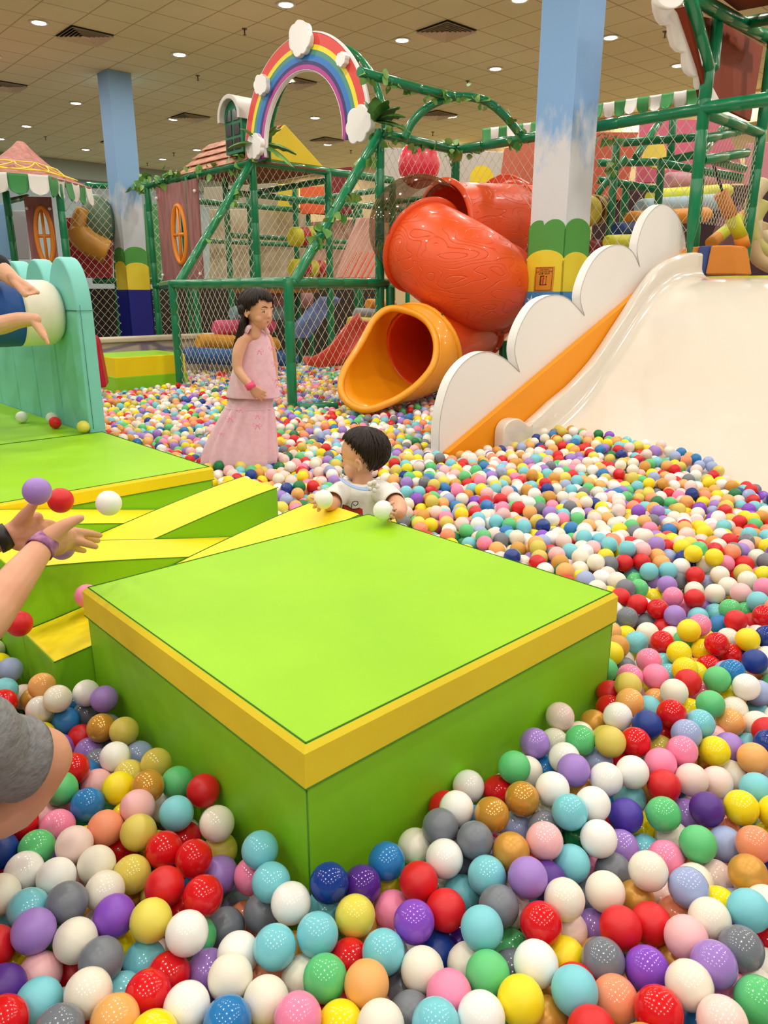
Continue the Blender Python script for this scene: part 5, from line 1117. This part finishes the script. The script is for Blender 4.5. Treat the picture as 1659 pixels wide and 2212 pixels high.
def hand(k, w, f, n, s, curl=(.3, .3, .3, .3), side=1, spread=.12, thumb=(.5, .8, .25), rf=.047):
    w, f, n = V(w), V(f).normalized(), V(n).normalized(); n = (n - f * n.dot(f)).normalized(); u = f.cross(n) * side
    limb(k, [w - f * s * .12, w + f * s * .04], [s * .13, s * .14], 12)
    for o_, r_ in ((-.15, .085), (-.05, .09), (.06, .088), (.15, .08)): limb(k, [w + f * s * .05 + u * o_ * s * .6, w + f * s * .47 + u * o_ * s], [s * .1, s * r_], 10)
    tips = []
    for i, (o_, L_) in enumerate(((-.165, .42), (-.055, .48), (.055, .45), (.16, .35))):
        p = w + f * s * (.48 - abs(o_ + .03) * .2) + u * o_ * s; d = (f + u * (o_ * spread * 6)).normalized(); c = curl[i]; P_ = [p]; ang = 0
        for sg in (.46, .30, .24): ang += c; dd = d * math.cos(ang) + n * math.sin(ang); P_.append(P_[-1] + dd * L_ * s * sg)
        limb(k, P_, [s * rf * 1.05, s * rf, s * rf * .92, s * rf * .78], 10, 3); tips.append(P_[-1])
    b = w + f * s * .12 - u * s * .13 + n * s * .02; tf, tu, tn = thumb; d = (f * tf - u * tu + n * tn).normalized(); d2 = (d + f * .45 + n * .1).normalized()
    limb(k, [b, b + d * s * .2, b + d * s * .2 + d2 * s * .17, b + d * s * .2 + d2 * s * .17 + (d2 + f * .2).normalized() * s * .12], [s * .085, s * .062, s * .052, s * .042], 10, 3)
    return tips
def grip(k, b, wrist, angs, tang, R=.035, r=.0056):
    b = V(b); rt_ = V((1, 0, 0)); c = V((0, -CT, ST)); up = V((0, ST, CT)); mid = sum(angs) / len(angs)
    D = lambda a: rt_ * math.cos(math.radians(a)) + up * math.sin(math.radians(a))
    pc = b - c * (R + .016) + D(mid) * R * .55
    limb(k, [wrist, wrist.lerp(pc, .5), pc], [.021, .019, .018], 12)
    for i, a in enumerate(angs):
        d = D(a); kb = pc + D(a) * .012; L_ = (.5, .75, .7, .35)[i] if len(angs) == 4 else .6
        limb(k, [pc, kb, b + (d * .86 - c * .62) * (R + .007), b + d * (R + .0075), b + (d * math.cos(L_) + c * math.sin(L_)) * (R + .006)], [.012, .009, r * 1.1, r, r * .85], 10, 4)
    d = D(tang); limb(k, [pc, pc + d * .015, b + (d * .8 - c * .6) * (R + .008), b + d * (R + .008), b + (d * .93 + c * .35) * (R + .0065)], [.012, .010, r * 1.25, r * 1.15, r * .95], 10, 4)
def foot(k, ankle, toe, n, s):
    """ankle joint, toe direction, direction the sole faces"""
    f = V(toe).normalized(); n = V(n); n = (n - f * n.dot(f)).normalized(); u = f.cross(n); h = V(ankle) - f * s * .16 + n * s * .13
    ell(k, h, (s * .13, s * .15, s * .15), f, u, n); limb(k, [h + n * s * .02, h + f * s * .35 - n * s * .02, h + f * s * .62 + n * s * .04], [s * .13, s * .125, s * .11], 12)
    for o_ in (-.08, .08): limb(k, [h + f * s * .1 + u * o_ * s * .5, h + f * s * .66 + u * o_ * s * 1.3 + n * s * .05], [s * .11, s * .105], 12)
    for i, (o_, L_, r_) in enumerate(((-.15, .2, .062), (-.06, .19, .042), (.015, .17, .040), (.085, .15, .038), (.15, .12, .036))):
        p = h + f * s * (.68 - i * .02) + u * o_ * s + n * s * .06; limb(k, [p, p + f * s * L_ * .6 + n * s * .01, p + f * s * L_ + n * s * .045], [s * r_, s * r_, s * r_], 10, 3)
def head_parts(k, c, F, U, H, baby=0, jaw=1.0, mouth=True, ears=(1, -1)):
    F = V(F).normalized(); U = V(U); U = (U - F * U.dot(F)).normalized(); S = F.cross(U)
    q = lambda s, f, u: c + S * s * H + F * f * H + U * u * H
    ell(k, q(0, -.07, .12), (.385 * H, .46 * H, .385 * H), F, S, U, 28, 18)
    ell(k, q(0, .06, -.06), (.335 * H, .36 * H, .34 * H), F, S, U, 24, 16)
    ell(k, q(0, .15, -.24), (.25 * H * (1 + .15 * baby), .24 * H, .22 * H), F, S, U, 20, 14)
    ell(k, q(0, .26, -.37), (.10 * H, .09 * H, .075 * H), F, S, U)
    for s in (1, -1):
        ell(k, q((.17 + .03 * baby) * s, .22, -.19), (.13 * H * (1 + .15 * baby), .13 * H, .13 * H * (1 + .2 * baby)), F, S, U)
        ell(k, q(.13 * s, .33, .085), (.11 * H, .045 * H, .03 * H), F, S, U)
    for s in ears:
        e = q((.385 + .012 * baby) * s, -.03, -.09); So = (S * s - F * .35).normalized()
        rows = []
        for i in range(13):
            t = math.radians(-95 + 290 * i / 12) ; p = e + U * (.095 * H * math.sin(t)) + (-F * .9 + S * s * .35) * (-.058 * H * math.cos(t)) * -1 * (1 if True else 1)
            rows.append(p + S * s * .012 * H)
        limb(k, rows, [(.026 + .008 * baby) * H] * 13, 8, 2); ell(k, e - S * s * .012 * H, ((.022 + .01 * baby) * H, .055 * H * (1 + .15 * baby), .085 * H * (1 + .15 * baby)), F, S, U); ell(k, e - U * .1 * H + F * .012 * H, (.022 * H, .028 * H, .035 * H), F, S, U)
    limb(k, [q(0, .36, .04), q(0, .405, -.04), q(0, .44 - .01 * baby, -.105)], [.03 * H, .036 * H, .045 * H], 10); 
    for s in (1, -1): ell(k, q(.042 * s, .405, -.118), (.03 * H, .035 * H, .025 * H), F, S, U)
    if mouth:
        limb(k, [q(-.085, .345, -.235), q(0, .385, -.222), q(.085, .345, -.235)], [.016 * H, .024 * H, .016 * H], 8); limb(k, [q(-.07, .335, -.262), q(0, .37, -.268), q(.07, .335, -.262)], [.018 * H, .027 * H, .018 * H], 8)
    return q, F, S, U
EYEW = mat('eye white', 'e9e3dc', .25); IRIS = mat('dark iris', '1a0f0b', .12, coat=.5); BROW = mat('eyebrow', '3a2820', .7); LIPS = mat('lips', 'b9605c', .45)
def face_parts(par, q, F, S, U, H, lips=True, brow=True):
    for s in (1, -1):
        e = q(.145 * s, .33, -.01); fo_ = (F + S * s * .22).normalized(); k = M(); ell(k, e, (.062 * H, .04 * H, .03 * H), fo_, S, U, 16, 10); k.done('eye', EYEW, par)
        k = M(); ell(k, e + fo_ * .028 * H, (.03 * H, .016 * H, .029 * H), fo_, S, U, 14, 8); k.done('iris', IRIS, par)
        k = M(); limb(k, [e + S * .066 * H * (-1) + fo_ * .012 * H, e + U * .03 * H + fo_ * .036 * H, e + S * .066 * H + fo_ * .012 * H], [.007 * H, .012 * H, .007 * H], 6); k.done('eyelid_line', IRIS, par)
        if brow: k = M(); limb(k, [q(.07 * s, .388, .115), q(.145 * s, .372, .14), q(.225 * s, .325, .115)], [.01 * H, .013 * H, .007 * H], 6); k.done('eyebrow', BROW, par)
    if lips:
        k = M(); limb(k, [q(-.08, .352, -.243), q(0, .398, -.238), q(.08, .352, -.243)], [.006 * H, .013 * H, .006 * H], 8); limb(k, [q(-.06, .352, -.262), q(0, .388, -.268), q(.06, .352, -.262)], [.007 * H, .014 * H, .007 * H], 8); k.done('lips', LIPS, par)
def hair_cap(par, c, F, S, U, R, crown, lim, n=300, seed=1, w_=.0052, lift=.004, name='hair', jit=.06):
    """strands combed from the crown over an ellipsoid; lim(phi) = end angle, phi=0 is forward"""
    rr = random.Random(seed); k = M(); cr = (F * crown[0] + S * crown[1] + U * crown[2]).normalized()
    e1 = (F - cr * F.dot(cr)).normalized(); e2 = cr.cross(e1)
    def sp(th, ph, h=0):
        d = cr * math.cos(th) + (e1 * math.cos(ph) + e2 * math.sin(ph)) * math.sin(th)
        x = (d.dot(S) / R[0], d.dot(F) / R[1], d.dot(U) / R[2]); l = 1 / math.sqrt(sum(v * v for v in x)); return c + d * (l + h)
    rows = []
    for i in range(15):
        rows.append([sp(max(.001, lim(2 * math.pi * j / 48) * i / 14 * .96), 2 * math.pi * j / 48, -.001) for j in range(48)])
    k.grid(rows, 0, True)
    for s in range(n):
        ph = 2 * math.pi * (s + rr.random()) / n; L_ = lim(ph) * rr.uniform(.93, 1.05); t0 = rr.uniform(0, .55) * L_; pts = []; rs = []; sw = rr.uniform(-jit, jit) * 2.2
        for i in range(8):
            u = i / 7; pts.append(sp(t0 + (L_ - t0) * u, ph + sw * u * u, lift * (.1 + math.sin(math.pi * min(1, u * .9 + .05)) * rr.uniform(.5, 1.1)))); rs.append(w_ * (.35 + .65 * math.sin(math.pi * min(.93, u * .85 + .15))))
        k.tube(pts, rs, 5, flat=.5)
    return k.done(name, HAIR, par)
def cloth_rings(k, rings, nrip, amp, seed, n=56, ydir=V((0, 1, 0)), depth=.62, twist=0, closed_top=False):
    """rings: (left point, right point, ripple amount)"""
    rr = random.Random(seed); ph = [rr.uniform(0, 6.28) for _ in range(4)]; rows = []
    for a, b, am in rings:
        c = (a + b) / 2; h = (b - a) / 2; L_ = h.length; y_ = h.cross(UP).normalized() * L_ * depth; row = []
        for j in range(n):
            t = 2 * math.pi * j / n; r_ = 1 + am * amp * (math.sin(nrip * t + ph[0]) * .6 + math.sin((nrip * 1.7) * t // 1 * 0 + (nrip + 3) * t + ph[1]) * .4)
            row.append(c + h * math.cos(t) * r_ + y_ * math.sin(t) * r_)
        rows.append(row)
    k.grid(rows, 0, True); return rows
# ---------------------------------------------------------------- the girl
GY = 4.45; g = lambda x, y_, d=0: P(x, y_, GY + d)
girl = thing('person', 'girl in a long sleeveless pink dress wading through the balls', 'person', at(g(530, 985), 0))
HG = .215; hc = g(557, 669); Fg = V((.83, -.52, -.16)); k = M()
q, F_, S_, U_ = head_parts(k, hc, Fg, V((.06, 0, 1)), HG)
limb(k, [g(553, 692), g(548, 722)], [.036, .042])
limb(k, [g(548, 742, .03), g(547, 790, .03), g(545, 850, .05)], [.046, .052, .062]); limb(k, [g(531, 730, -.02), g(571, 729, .06)], [.034, .034])
k_arm = [g(525, 732, -.06), g(514, 765, -.09), g(513, 795, -.1), g(527, 817, -.12), g(541, 833, -.13)]; limb(k, k_arm, [.038, .034, .028, .026, .021])
hand(k, g(543, 836, -.13), g(577, 862, -.08) - g(543, 836, -.13), V((.25, -.1, -.2)) * 0 + V((.3, .9, -.35)), .135, (.18, .2, .25, .3), side=1, spread=.12, thumb=(.8, .5, .3), rf=.05)
limb(k, [g(577, 733, .1), g(590, 780, .12), g(592, 830, .08)], [.034, .028, .022])
for dx, dy in ((-.05, -.04), (.07, .05)):
    b_ = g(541, 868, .05) + V((dx * .7, dy * .5, 0)); limb(k, [b_, at(b_, .55) + V((dx * .1, 0, 0)), at(b_, .10) + V((dx * .3, .02, 0))], [.05, .042, .034]); limb(k, [at(b_, .08), at(b_, .04) + V((.13, -.05, 0))], [.035, .028])
body = fuse(k, 'body', SKIN_C, girl, .0042, 3)
face_parts(girl, q, F_, S_, U_, HG)
PK = mat('pink cotton', 'eab9cb', .75, vary=(40, 'efc6d4', (1, .2, 1)), sheen=.2)
k = M(); rings = []
for L_, R_, y_, am in ((531, 566, 713, 0), (524, 578, 722, .0), (519, 584, 740, .1), (511, 589, 765, .25), (504, 594, 795, .5), (497, 599, 828, .8), (490, 604, 853, 1), (489, 605, 858, 1.0)): rings.append((g(L_, y_, .0), g(R_, y_, .06), am))
cloth_rings(k, rings, 7, .055, 5, depth=.60); bt = k.done('dress_top', PK, girl, solid=.006, subsurf=1)
k = M(); rings = []
for L_, R_, y_, am in ((500, 590, 846, .2), (494, 588, 868, .4), (488, 587, 880, .6), (485, 589, 884, 1), (474, 590, 905, 1.3), (456, 592, 938, 1.2), (443, 594, 965, 1.1), (436, 596, 988, 1.1), (435, 597, 1010, 1.1)): rings.append((g(L_, y_, .02), g(R_, y_, .08), am))
cloth_rings(k, rings, 13, .075, 9, n=110, depth=.66); k.done('dress_skirt', PK, girl, solid=.006)
k = M(); rings = []
for y_, e in ((878, 0), (881, 1.5), (884, 0)): rings.append((g(487 - e, y_, .02), g(588 + e, y_, .08), .8))
cloth_rings(k, rings, 13, .05, 9, n=110, depth=.665); k.done('skirt_seam', PK, girl, solid=.004)
for a, b in (((532, 716, -.06), (541, 706, -.03)), ((578, 718, .02), (566, 706, .02))): k = M(); limb(k, [g(*a), g((a[0] + b[0]) / 2, (a[1] + b[1]) / 2 - 3, a[2]), g(*b)], [.014, .014, .012], 8); k.done('strap', PK, girl)
def bow(par, c, s, mt, d=V((1, 0, 0))):
    k = M(); d = V(d).normalized()
    for sg in (1, -1): k.tube(crom([c, c + d * sg * s * .6 + UP * s * .35, c + d * sg * s + UP * 0, c + d * sg * s * .6 - UP * s * .3, c], 4), s * .12, 6, flat=.5); k.tube([c, c + d * sg * s * .5 - UP * s * .9], [s * .1, s * .08], 6)
    k.ball(c, s * .2, 8, 6); k.done('bow', mt, par)
BOWP = mat('bow pink', 'f7a3c2', .5)
for x, y_, s_ in ((560, 757, .018), (588, 752, .014), (594, 785, .014), (597, 820, .016), (497, 902, .02), (556, 897, .016), (556, 918, .02), (478, 936, .014), (599, 830, .014), (520, 884, .016)):
    r_ = ray(x, y_); dist = None
    bow(girl, P(x, y_, GY - (.155 if y_ > 890 else .115 if x < 570 else .06)), s_ * 1.5, BOWP)
k = M(); w0, w1 = g(538, 829, -.13), g(543, 837, -.13); d_ = (w1 - w0).normalized(); u_ = d_.cross(V((0, 1, 0))).normalized(); k.tube([w0 - d_ * .004, w1 + d_ * .006], [.028, .027], 20, cap=False); k.done('wristband', mat('hot pink band', 'f2477e', .4), girl, solid=.003)
Rg = (.40 * HG + .006, .475 * HG + .006, .40 * HG + .008)
def lim_g(ph):
    c = math.cos(ph); s_ = abs(math.sin(ph))
    return math.radians(72 + 6 * math.cos(3 * ph)) if c > .72 else math.radians(lerp(82, 118, min(1, (.72 - c) / .75)))
cg = hc - F_ * .07 * HG + U_ * .12 * HG
hair_cap(girl, cg, F_, S_, U_, Rg, (-.12, 0, 1), lim_g, 260, 3, .0058, .006)
k = M(); rr = random.Random(4)
for i in range(150):   # long hair down her back
    a = rr.uniform(-1, 1); b_ = rr.random(); st = cg - F_ * (.40 * HG) + S_ * a * .30 * HG - U_ * (.05 + .2 * b_) * HG + F_ * abs(a) * .1 * HG
    if i < 46: st = cg + S_ * (.37 * HG) - F_ * rr.uniform(.05, .38) * HG + U_ * rr.uniform(-.1, .05) * HG
    e_ = g(506 + 22 * rr.random() + a * 4, 742 + rr.uniform(-22, 28), -.03 + a * .05); m1 = g(526 + a * 6 + 5 * rr.random(), 690, -.03 + a * .05)
    k.tube(crom([st, m1, g(514 + 14 * rr.random() + 3 * a, 722, -.05 + a * .04), e_], 4), [.004] + [.0055] * 10 + [.003, .0015], 5)
ell(k, g(524, 670, -.05), (.03, .028, .035), F_, S_, U_); k.done('long_hair', HAIR, girl)
# ---------------------------------------------------------------- the toddler
TY = 2.80; g = lambda x, y_, d=0: P(x, y_, TY + d)
tod = thing('person', 'dark haired toddler in a white shirt standing behind the green block', 'person', at(g(785, 1120), 0))
HT = .198; hc = g(782, 986, .02); Ft = V((-.95, .24, -.2)); k = M()
q, F_, S_, U_ = head_parts(k, hc, Ft, V((.0, 0, 1)), HT, baby=1, mouth=True)
limb(k, [g(784, 1025), g(782, 1050)], [.036, .044]); limb(k, [g(780, 1068), g(780, 1100), g(780, 1150), g(780, 1190)], [.05, .055, .06, .06]); limb(k, [g(748, 1064), g(812, 1062)], [.034, .034])
for dx in (-.05, .05): b_ = g(778, 1190) + V((dx, 0, 0)); limb(k, [b_, at(b_, .12), at(b_, .06)], [.055, .04, .03]); limb(k, [at(b_, .05), at(b_, .03) + V((-.06, -.06, 0))], [.03, .024])
# right arm (left in the photo) behind the first ball
b1 = P(698, 1079, 2.50); b2 = P(828, 1103, 2.42)
limb(k, [g(735, 1064, -.02), g(722, 1086, -.10), g(714, 1090, -.18), g(705, 1088, -.225)], [.034, .031, .027, .022])
grip(k, b1, g(714, 1088, -.19), (172, 196, 220, 246), 110)
limb(k, [g(820, 1062, -.02), g(848, 1080, -.08), g(862, 1096, -.2), g(861, 1108, -.28)], [.035, .034, .031, .025])
grip(k, b2, g(861, 1106, -.27), (8, -14, -36, -58), 40)
fuse(k, 'body', SKIN_C, tod, .0026, 3)
face_parts(tod, q, F_, S_, U_, HT, lips=False)
TS = mat('white shirt cotton', 'f1eeea', .8, bump=(18, .25), sheen=.2); k = M()
rings = []
for L_, R_, y_, am in ((752, 808, 1040, .0), (742, 818, 1047, 0), (733, 828, 1056, .2), (731, 830, 1068, .4), (733, 828, 1085, .7), (733, 828, 1110, 1), (732, 829, 1150, 1), (731, 830, 1185, 1)): rings.append((g(L_, y_, .0), g(R_, y_, .0), am))
cloth_rings(k, rings, 5, .035, 3, depth=.70)
rings_ = k; k.done('shirt', TS, tod, solid=.005, subsurf=1)
for pts, rs in (([g(750, 1061), g(731, 1069, -.05), g(718, 1083, -.12)], [.046, .041, .040]), ([g(808, 1060), g(832, 1068, -.05), g(852, 1086, -.13)], [.048, .042, .042])): M().tube(crom(pts, 4), [lerp(rs[0], rs[-1], i / 8) for i in range(9)], 22, cap=False).done('sleeve', TS, tod, solid=.004)
k = M(); cc = g(780, 1045); ring = [cc + V((math.cos(t) * .052, math.sin(t) * .045, .012 * math.cos(t - .5))) for t in [2 * math.pi * i / 24 for i in range(24)]]; k.tube(ring, .006, 8, closed=True); k.done('collar', TS, tod)
# ribbon of the pacifier and the pacifier itself
k = M(); k.tube(crom([g(735, 1032, -.06), g(748, 1043, -.13), g(768, 1053, -.14), g(788, 1057, -.13), g(795, 1055, -.12)], 5), .009, 8, flat=.25); k.done('pacifier_ribbon', mat('ribbon blue', '9db9e4', .5), tod)
k = M(); pc = q(.0, .40, -.25); ell(k, pc, (.022, .006, .017), F_, S_, U_, 20, 8); k.ball(pc + F_ * .008, .009, 12, 8); k.done('pacifier', mat('pacifier teal', '4c8f99', .3), tod)
k = M(); k.tube([pc + F_ * .014 + S_ * .014 * math.cos(t) - U_ * (.008 + .012 * math.sin(t)) for t in [2 * math.pi * i / 20 for i in range(20)]], .0022, 6, closed=True); k.done('pacifier_ring', mat('pacifier pale', 'cfe0e6', .3), tod)
# red printed fruit on the shirt
pr_ = lambda x, y_: g(x, y_, -.128)
k = M(); k.prism([pr_(x, y_) for x, y_ in ((741, 1090), (752, 1093), (760, 1099), (768, 1099), (776, 1097), (783, 1100), (785, 1125), (770, 1135), (748, 1132), (739, 1115))], (0, .004, 0)); k.done('printed_fruit', mat('print red', 'b8301f', .7), tod, recalc=True)
k = M(); k.tube(crom([pr_(x, y_) - V((0, .003, 0)) for x, y_ in ((759, 1100), (760, 1089), (764, 1083), (772, 1083), (773, 1088), (768, 1092), (763, 1089))], 4), .0016, 5); k.tube([pr_(x, y_) - V((0, .003, 0)) for x, y_ in ((739, 1115), (741, 1090), (752, 1093), (760, 1099), (768, 1099), (776, 1097))], .0016, 5); k.tube([pr_(x, y_) - V((0, .003, 0)) for x, y_ in ((744, 1100), (750, 1106), (745, 1110))], .0014, 5); k.done('print_outline', DK, tod)
k = M(); k.ball(g(806, 1048, -.10), (.018, .012, .018), 10, 8); 
for i in range(5): a = i * 1.26; k.ball(g(806, 1050, -.11) + V((math.cos(a) * .016, -.004, math.sin(a) * .016)), (.010, .006, .010), 8, 6)
k.done('shoulder_bow', TS, tod)
Rt_ = (.395 * HT + .007, .47 * HT + .007, .395 * HT + .009); cg = hc - F_ * .07 * HT + U_ * .12 * HT
def lim_t(ph):
    c = math.cos(ph); base_ = 64 if c > .6 else lerp(64, 80, (.6 - c) / .35) if c > .25 else lerp(80, 84, (.25 - c) / .25) if c > 0 else lerp(84, 128, min(1, -c / .6)) + (10 if c < -.6 else 0); return math.radians(base_ + 3 * math.sin(9 * ph))
hair_cap(tod, cg, F_, S_, U_, Rt_, (-.28, 0, 1), lim_t, 420, 8, .0042, .006)
# ---------------------------------------------------------------- adult at the left edge
adu = thing('person', 'seated adult at the left edge with open hands, wristbands and grey shorts', 'person', at(P(-180, 1700, 1.1), 0)); k = M()
pel = V((-1.02, .82, .47)); ch = V((-1.05, .97, .93)); nk = V((-1.02, 1.03, 1.13)); hR, hL = V((-.92, .80, .45)), V((-1.12, .88, .45)); sR, sL = V((-.89, .90, 1.04)), V((-1.21, 1.04, 1.04))
limb(k, [pel, lerp(pel, ch, .5), ch], [.13, .115, .135]); limb(k, [sR, sL], [.06, .06]); limb(k, [ch, nk], [.06, .052]); hq = head_parts(k, nk + V((.03, .03, .13)), V((.3, .85, -.35)), UP, .225)
limb(k, [sR, P(-160, 1500, 1.15), P(-90, 1410, 1.33), P(-25, 1330, 1.45), P(45, 1240, 1.60), P(98, 1172, 1.72)], [.055, .046, .046, .050, .040, .0265])
wn = P(100, 1170, 1.72)
# near hand : thumb up, two fingers pointing right
for pts, rs in (([P(98, 1172, 1.72), P(125, 1158, 1.76), P(148, 1146, 1.80)], [.026, .024, .0125]), ([P(100, 1170, 1.72), P(128, 1162, 1.75), P(150, 1154, 1.78)], [.026, .026, .014]), ([P(104, 1176, 1.72), P(128, 1172, 1.75), P(150, 1166, 1.78)], [.024, .024, .013]), ([P(106, 1182, 1.72), P(125, 1182, 1.75), P(142, 1178, 1.77)], [.02, .02, .013]),
                ([P(148, 1148, 1.79), P(175, 1150, 1.82), P(198, 1153, 1.85), P(216, 1157, 1.88)], [.0125, .0105, .0092, .0075]), ([P(150, 1154, 1.80), P(178, 1159, 1.86), P(198, 1164, 1.91), P(212, 1168, 1.95)], [.012, .010, .009, .0075]),
                ([P(150, 1166, 1.78), P(174, 1171, 1.80), P(193, 1176, 1.82), P(207, 1181, 1.84)], [.0125, .0103, .0092, .0075]), ([P(142, 1178, 1.77), P(160, 1183, 1.81), P(172, 1187, 1.86), P(182, 1190, 1.90)], [.011, .009, .008, .007]),
                ([P(110, 1158, 1.72), P(134, 1139, 1.735), P(156, 1127, 1.75), P(174, 1119, 1.76)], [.022, .0165, .0125, .0095])): limb(k, pts, [r_ * 1.12 for r_ in rs], 12, 4)
# far arm and hand with the black band
limb(k, [sL, P(-330, 1330, 1.6), P(-150, 1235, 1.85), P(-60, 1190, 1.9), P(10, 1160, 1.95)], [.05, .045, .044, .042, .030]); fw = P(14, 1158, 1.95)
for pts, rs in (([fw, P(50, 1140, 1.97), P(78, 1120, 1.99)], [.030, .034, .02]), ([fw, P(52, 1152, 1.97), P(86, 1142, 1.99)], [.030, .034, .022]), ([fw, P(50, 1165, 1.97), P(82, 1165, 1.99)], [.03, .032, .022]), ([fw, P(46, 1172, 1.96), P(72, 1176, 1.97)], [.026, .026, .02]),
                ([P(40, 1135, 1.96), P(56, 1112, 1.95), P(66, 1098, 1.945), P(76, 1085, 1.94)], [.024, .019, .0145, .011]),
                ([P(84, 1132, 1.99), P(98, 1130, 2.02), P(110, 1131, 2.05), P(118, 1133, 2.09)], [.014, .0125, .0115, .009]), ([P(86, 1145, 1.99), P(112, 1148, 2.03), P(128, 1152, 2.07), P(142, 1156, 2.1)], [.015, .012, .011, .009]),
                ([P(84, 1160, 1.99), P(108, 1172, 2.02), P(124, 1182, 2.04), P(136, 1190, 2.05)], [.015, .012, .011, .009]), ([P(74, 1176, 1.97), P(92, 1187, 1.98), P(104, 1194, 1.98), P(113, 1197, 1.97)], [.013, .0115, .0105, .0085])): limb(k, pts, rs, 12, 4)
kn = P(82, 1640, 1.14)
TP = [hR, P(-150, 1626, .98), P(-20, 1634, 1.07), kn]; TR = [.09, .074, .066, .058]; limb(k, TP, TR, 20, 8)
limb(k, [kn, P(20, 1735, 1.12), P(-110, 1815, 1.06), V((-.86, .92, .2))], [.058, .054, .050, .036], 16); limb(k, [V((-.86, .92, .2)), V((-.8, .74, .13))], [.036, .03])
TL = [hL, V((-1.13, 1.1, .46)), V((-1.08, 1.3, .45))]; limb(k, TL, [.09, .075, .058]); limb(k, [TL[-1], V((-1.1, 1.15, .28)), V((-1.14, 1.0, .18)), V((-1.13, 1.12, .12))], [.056, .05, .036, .03])
b_ = fuse(k, 'body', SKIN, adu, .0048, 4)
GS = mat('grey denim', '75757a', .85, vary=(60, '8a8a8f', (1, 1, 4)), bump=(40, .4))
k = M()
for T_, R3 in ((TP, TR), (TL, [.09, .075, .058])):
    m_ = len(T_) - 1; ps = crom(T_, 8); rr = [lerp(R3[min(int(i / 8), m_ - 1)], R3[min(int(i / 8), m_ - 1) + 1], i / 8 - min(int(i / 8), m_ - 1)) + .008 + .0018 * math.sin(i * 2.3) for i in range(len(ps))]; n_ = int(len(ps) * .9)
    k.tube(ps[:n_], rr[:n_], 44, cap=False)
k.ball(pel, (.155, .145, .13), 30, 20); k.done('shorts', GS, adu, solid=.003)
k = M(); limb(k, [pel + V((0, 0, .02)), lerp(pel, ch, .5), ch, lerp(ch, nk, .45)], [.155, .14, .168, .085], 24); limb(k, [sR, lerp(sR, P(-160, 1500, 1.15), .5)], [.072, .060]); limb(k, [sL, lerp(sL, P(-330, 1330, 1.6), .4)], [.072, .060]); limb(k, [sR, sL], [.072, .072]); fuse(k, 'shirt', mat('shirt cream', 'd9cfbf', .8), adu, .010, 3)
def band(name, a, b, r0, r1, mt, par, th=.003, n=28): M().tube([a, lerp(a, b, .5), b], [r0, (r0 + r1) / 2 + .001, r1], n, cap=False).done(name, mt, par, solid=th)
band('wristband', P(84, 1189, 1.69), P(103, 1167, 1.725), .034, .030, mat('purple band', '76407f', .4, vary=(45, 'c27ba8')), adu)
band('black_wristband', P(-8, 1168, 1.93), P(18, 1156, 1.95), .036, .034, mat('black band', '15100f', .45), adu, .006)
k = M(); hcq = nk + V((.03, .03, .13)); F__ = V((.3, .85, -.35)).normalized(); S__ = F__.cross(UP).normalized(); U__ = S__.cross(F__); hair_cap(adu, hcq - F__ * .016 + U__ * .027, F__, S__, U__, (.097, .113, .099), (-.1, 0, 1), lambda ph: math.radians(72 if math.cos(ph) > .6 else 118), 160, 2, .006)
# ---------------------------------------------------------------- child climbing over the roller
kid = thing('person', 'barefoot child in dark shorts sprawled over the padded roller, only legs showing', 'person', P(-60, 640, 4.1)); k = M(); g = P
limb(k, [g(-75, 575, 4.15), g(-25, 570, 4.02), g(8, 588, 3.98), g(32, 608, 3.95)], [.085, .060, .047, .034]); foot(k, g(38, 612, 3.94), g(90, 655, 3.9) - g(36, 604, 3.95), V((.45, -.9, .25)), .185)
limb(k, [g(-95, 640, 4.05), g(-70, 690, 3.86), g(-10, 703, 3.84), g(40, 692, 3.84), g(76, 690, 3.84)], [.08, .058, .050, .040, .030], 14); foot(k, g(82, 692, 3.84), g(124, 727, 3.84) - g(86, 684, 3.84), V((-.65, -.35, -.65)), .165)
limb(k, [g(-90, 600, 4.15), g(-170, 590, 4.35), g(-250, 560, 4.55)], [.11, .10, .11]); limb(k, [g(-260, 555, 4.55), g(-300, 530, 4.7)], [.05, .045]); head_parts(k, g(-325, 510, 4.78), V((-.4, .8, .1)), UP, .2)
limb(k, [g(-240, 545, 4.6), g(-200, 600, 4.75), g(-240, 660, 4.85)], [.04, .035, .025]); limb(k, [g(-280, 590, 4.5), g(-320, 650, 4.6), g(-300, 700, 4.75)], [.04, .035, .025])
fuse(k, 'body', SKIN_C, kid, .0042, 3)
BLK = mat('black cotton', '141118', .8); k = M(); limb(k, [g(-90, 598, 4.15), g(-60, 575, 4.12), g(-8, 577, 4.0)], [.12, .088, .070], 24); limb(k, [g(-90, 610, 4.12), g(-82, 655, 3.98)], [.1, .075], 24); fuse(k, 'shorts', BLK, kid, .008, 2)
k = M(); limb(k, [g(-120, 596, 4.22), g(-170, 590, 4.35), g(-252, 560, 4.55)], [.12, .115, .12], 20); fuse(k, 'shirt', mat('kid shirt', '5b7fa8', .8), kid, .01, 2)
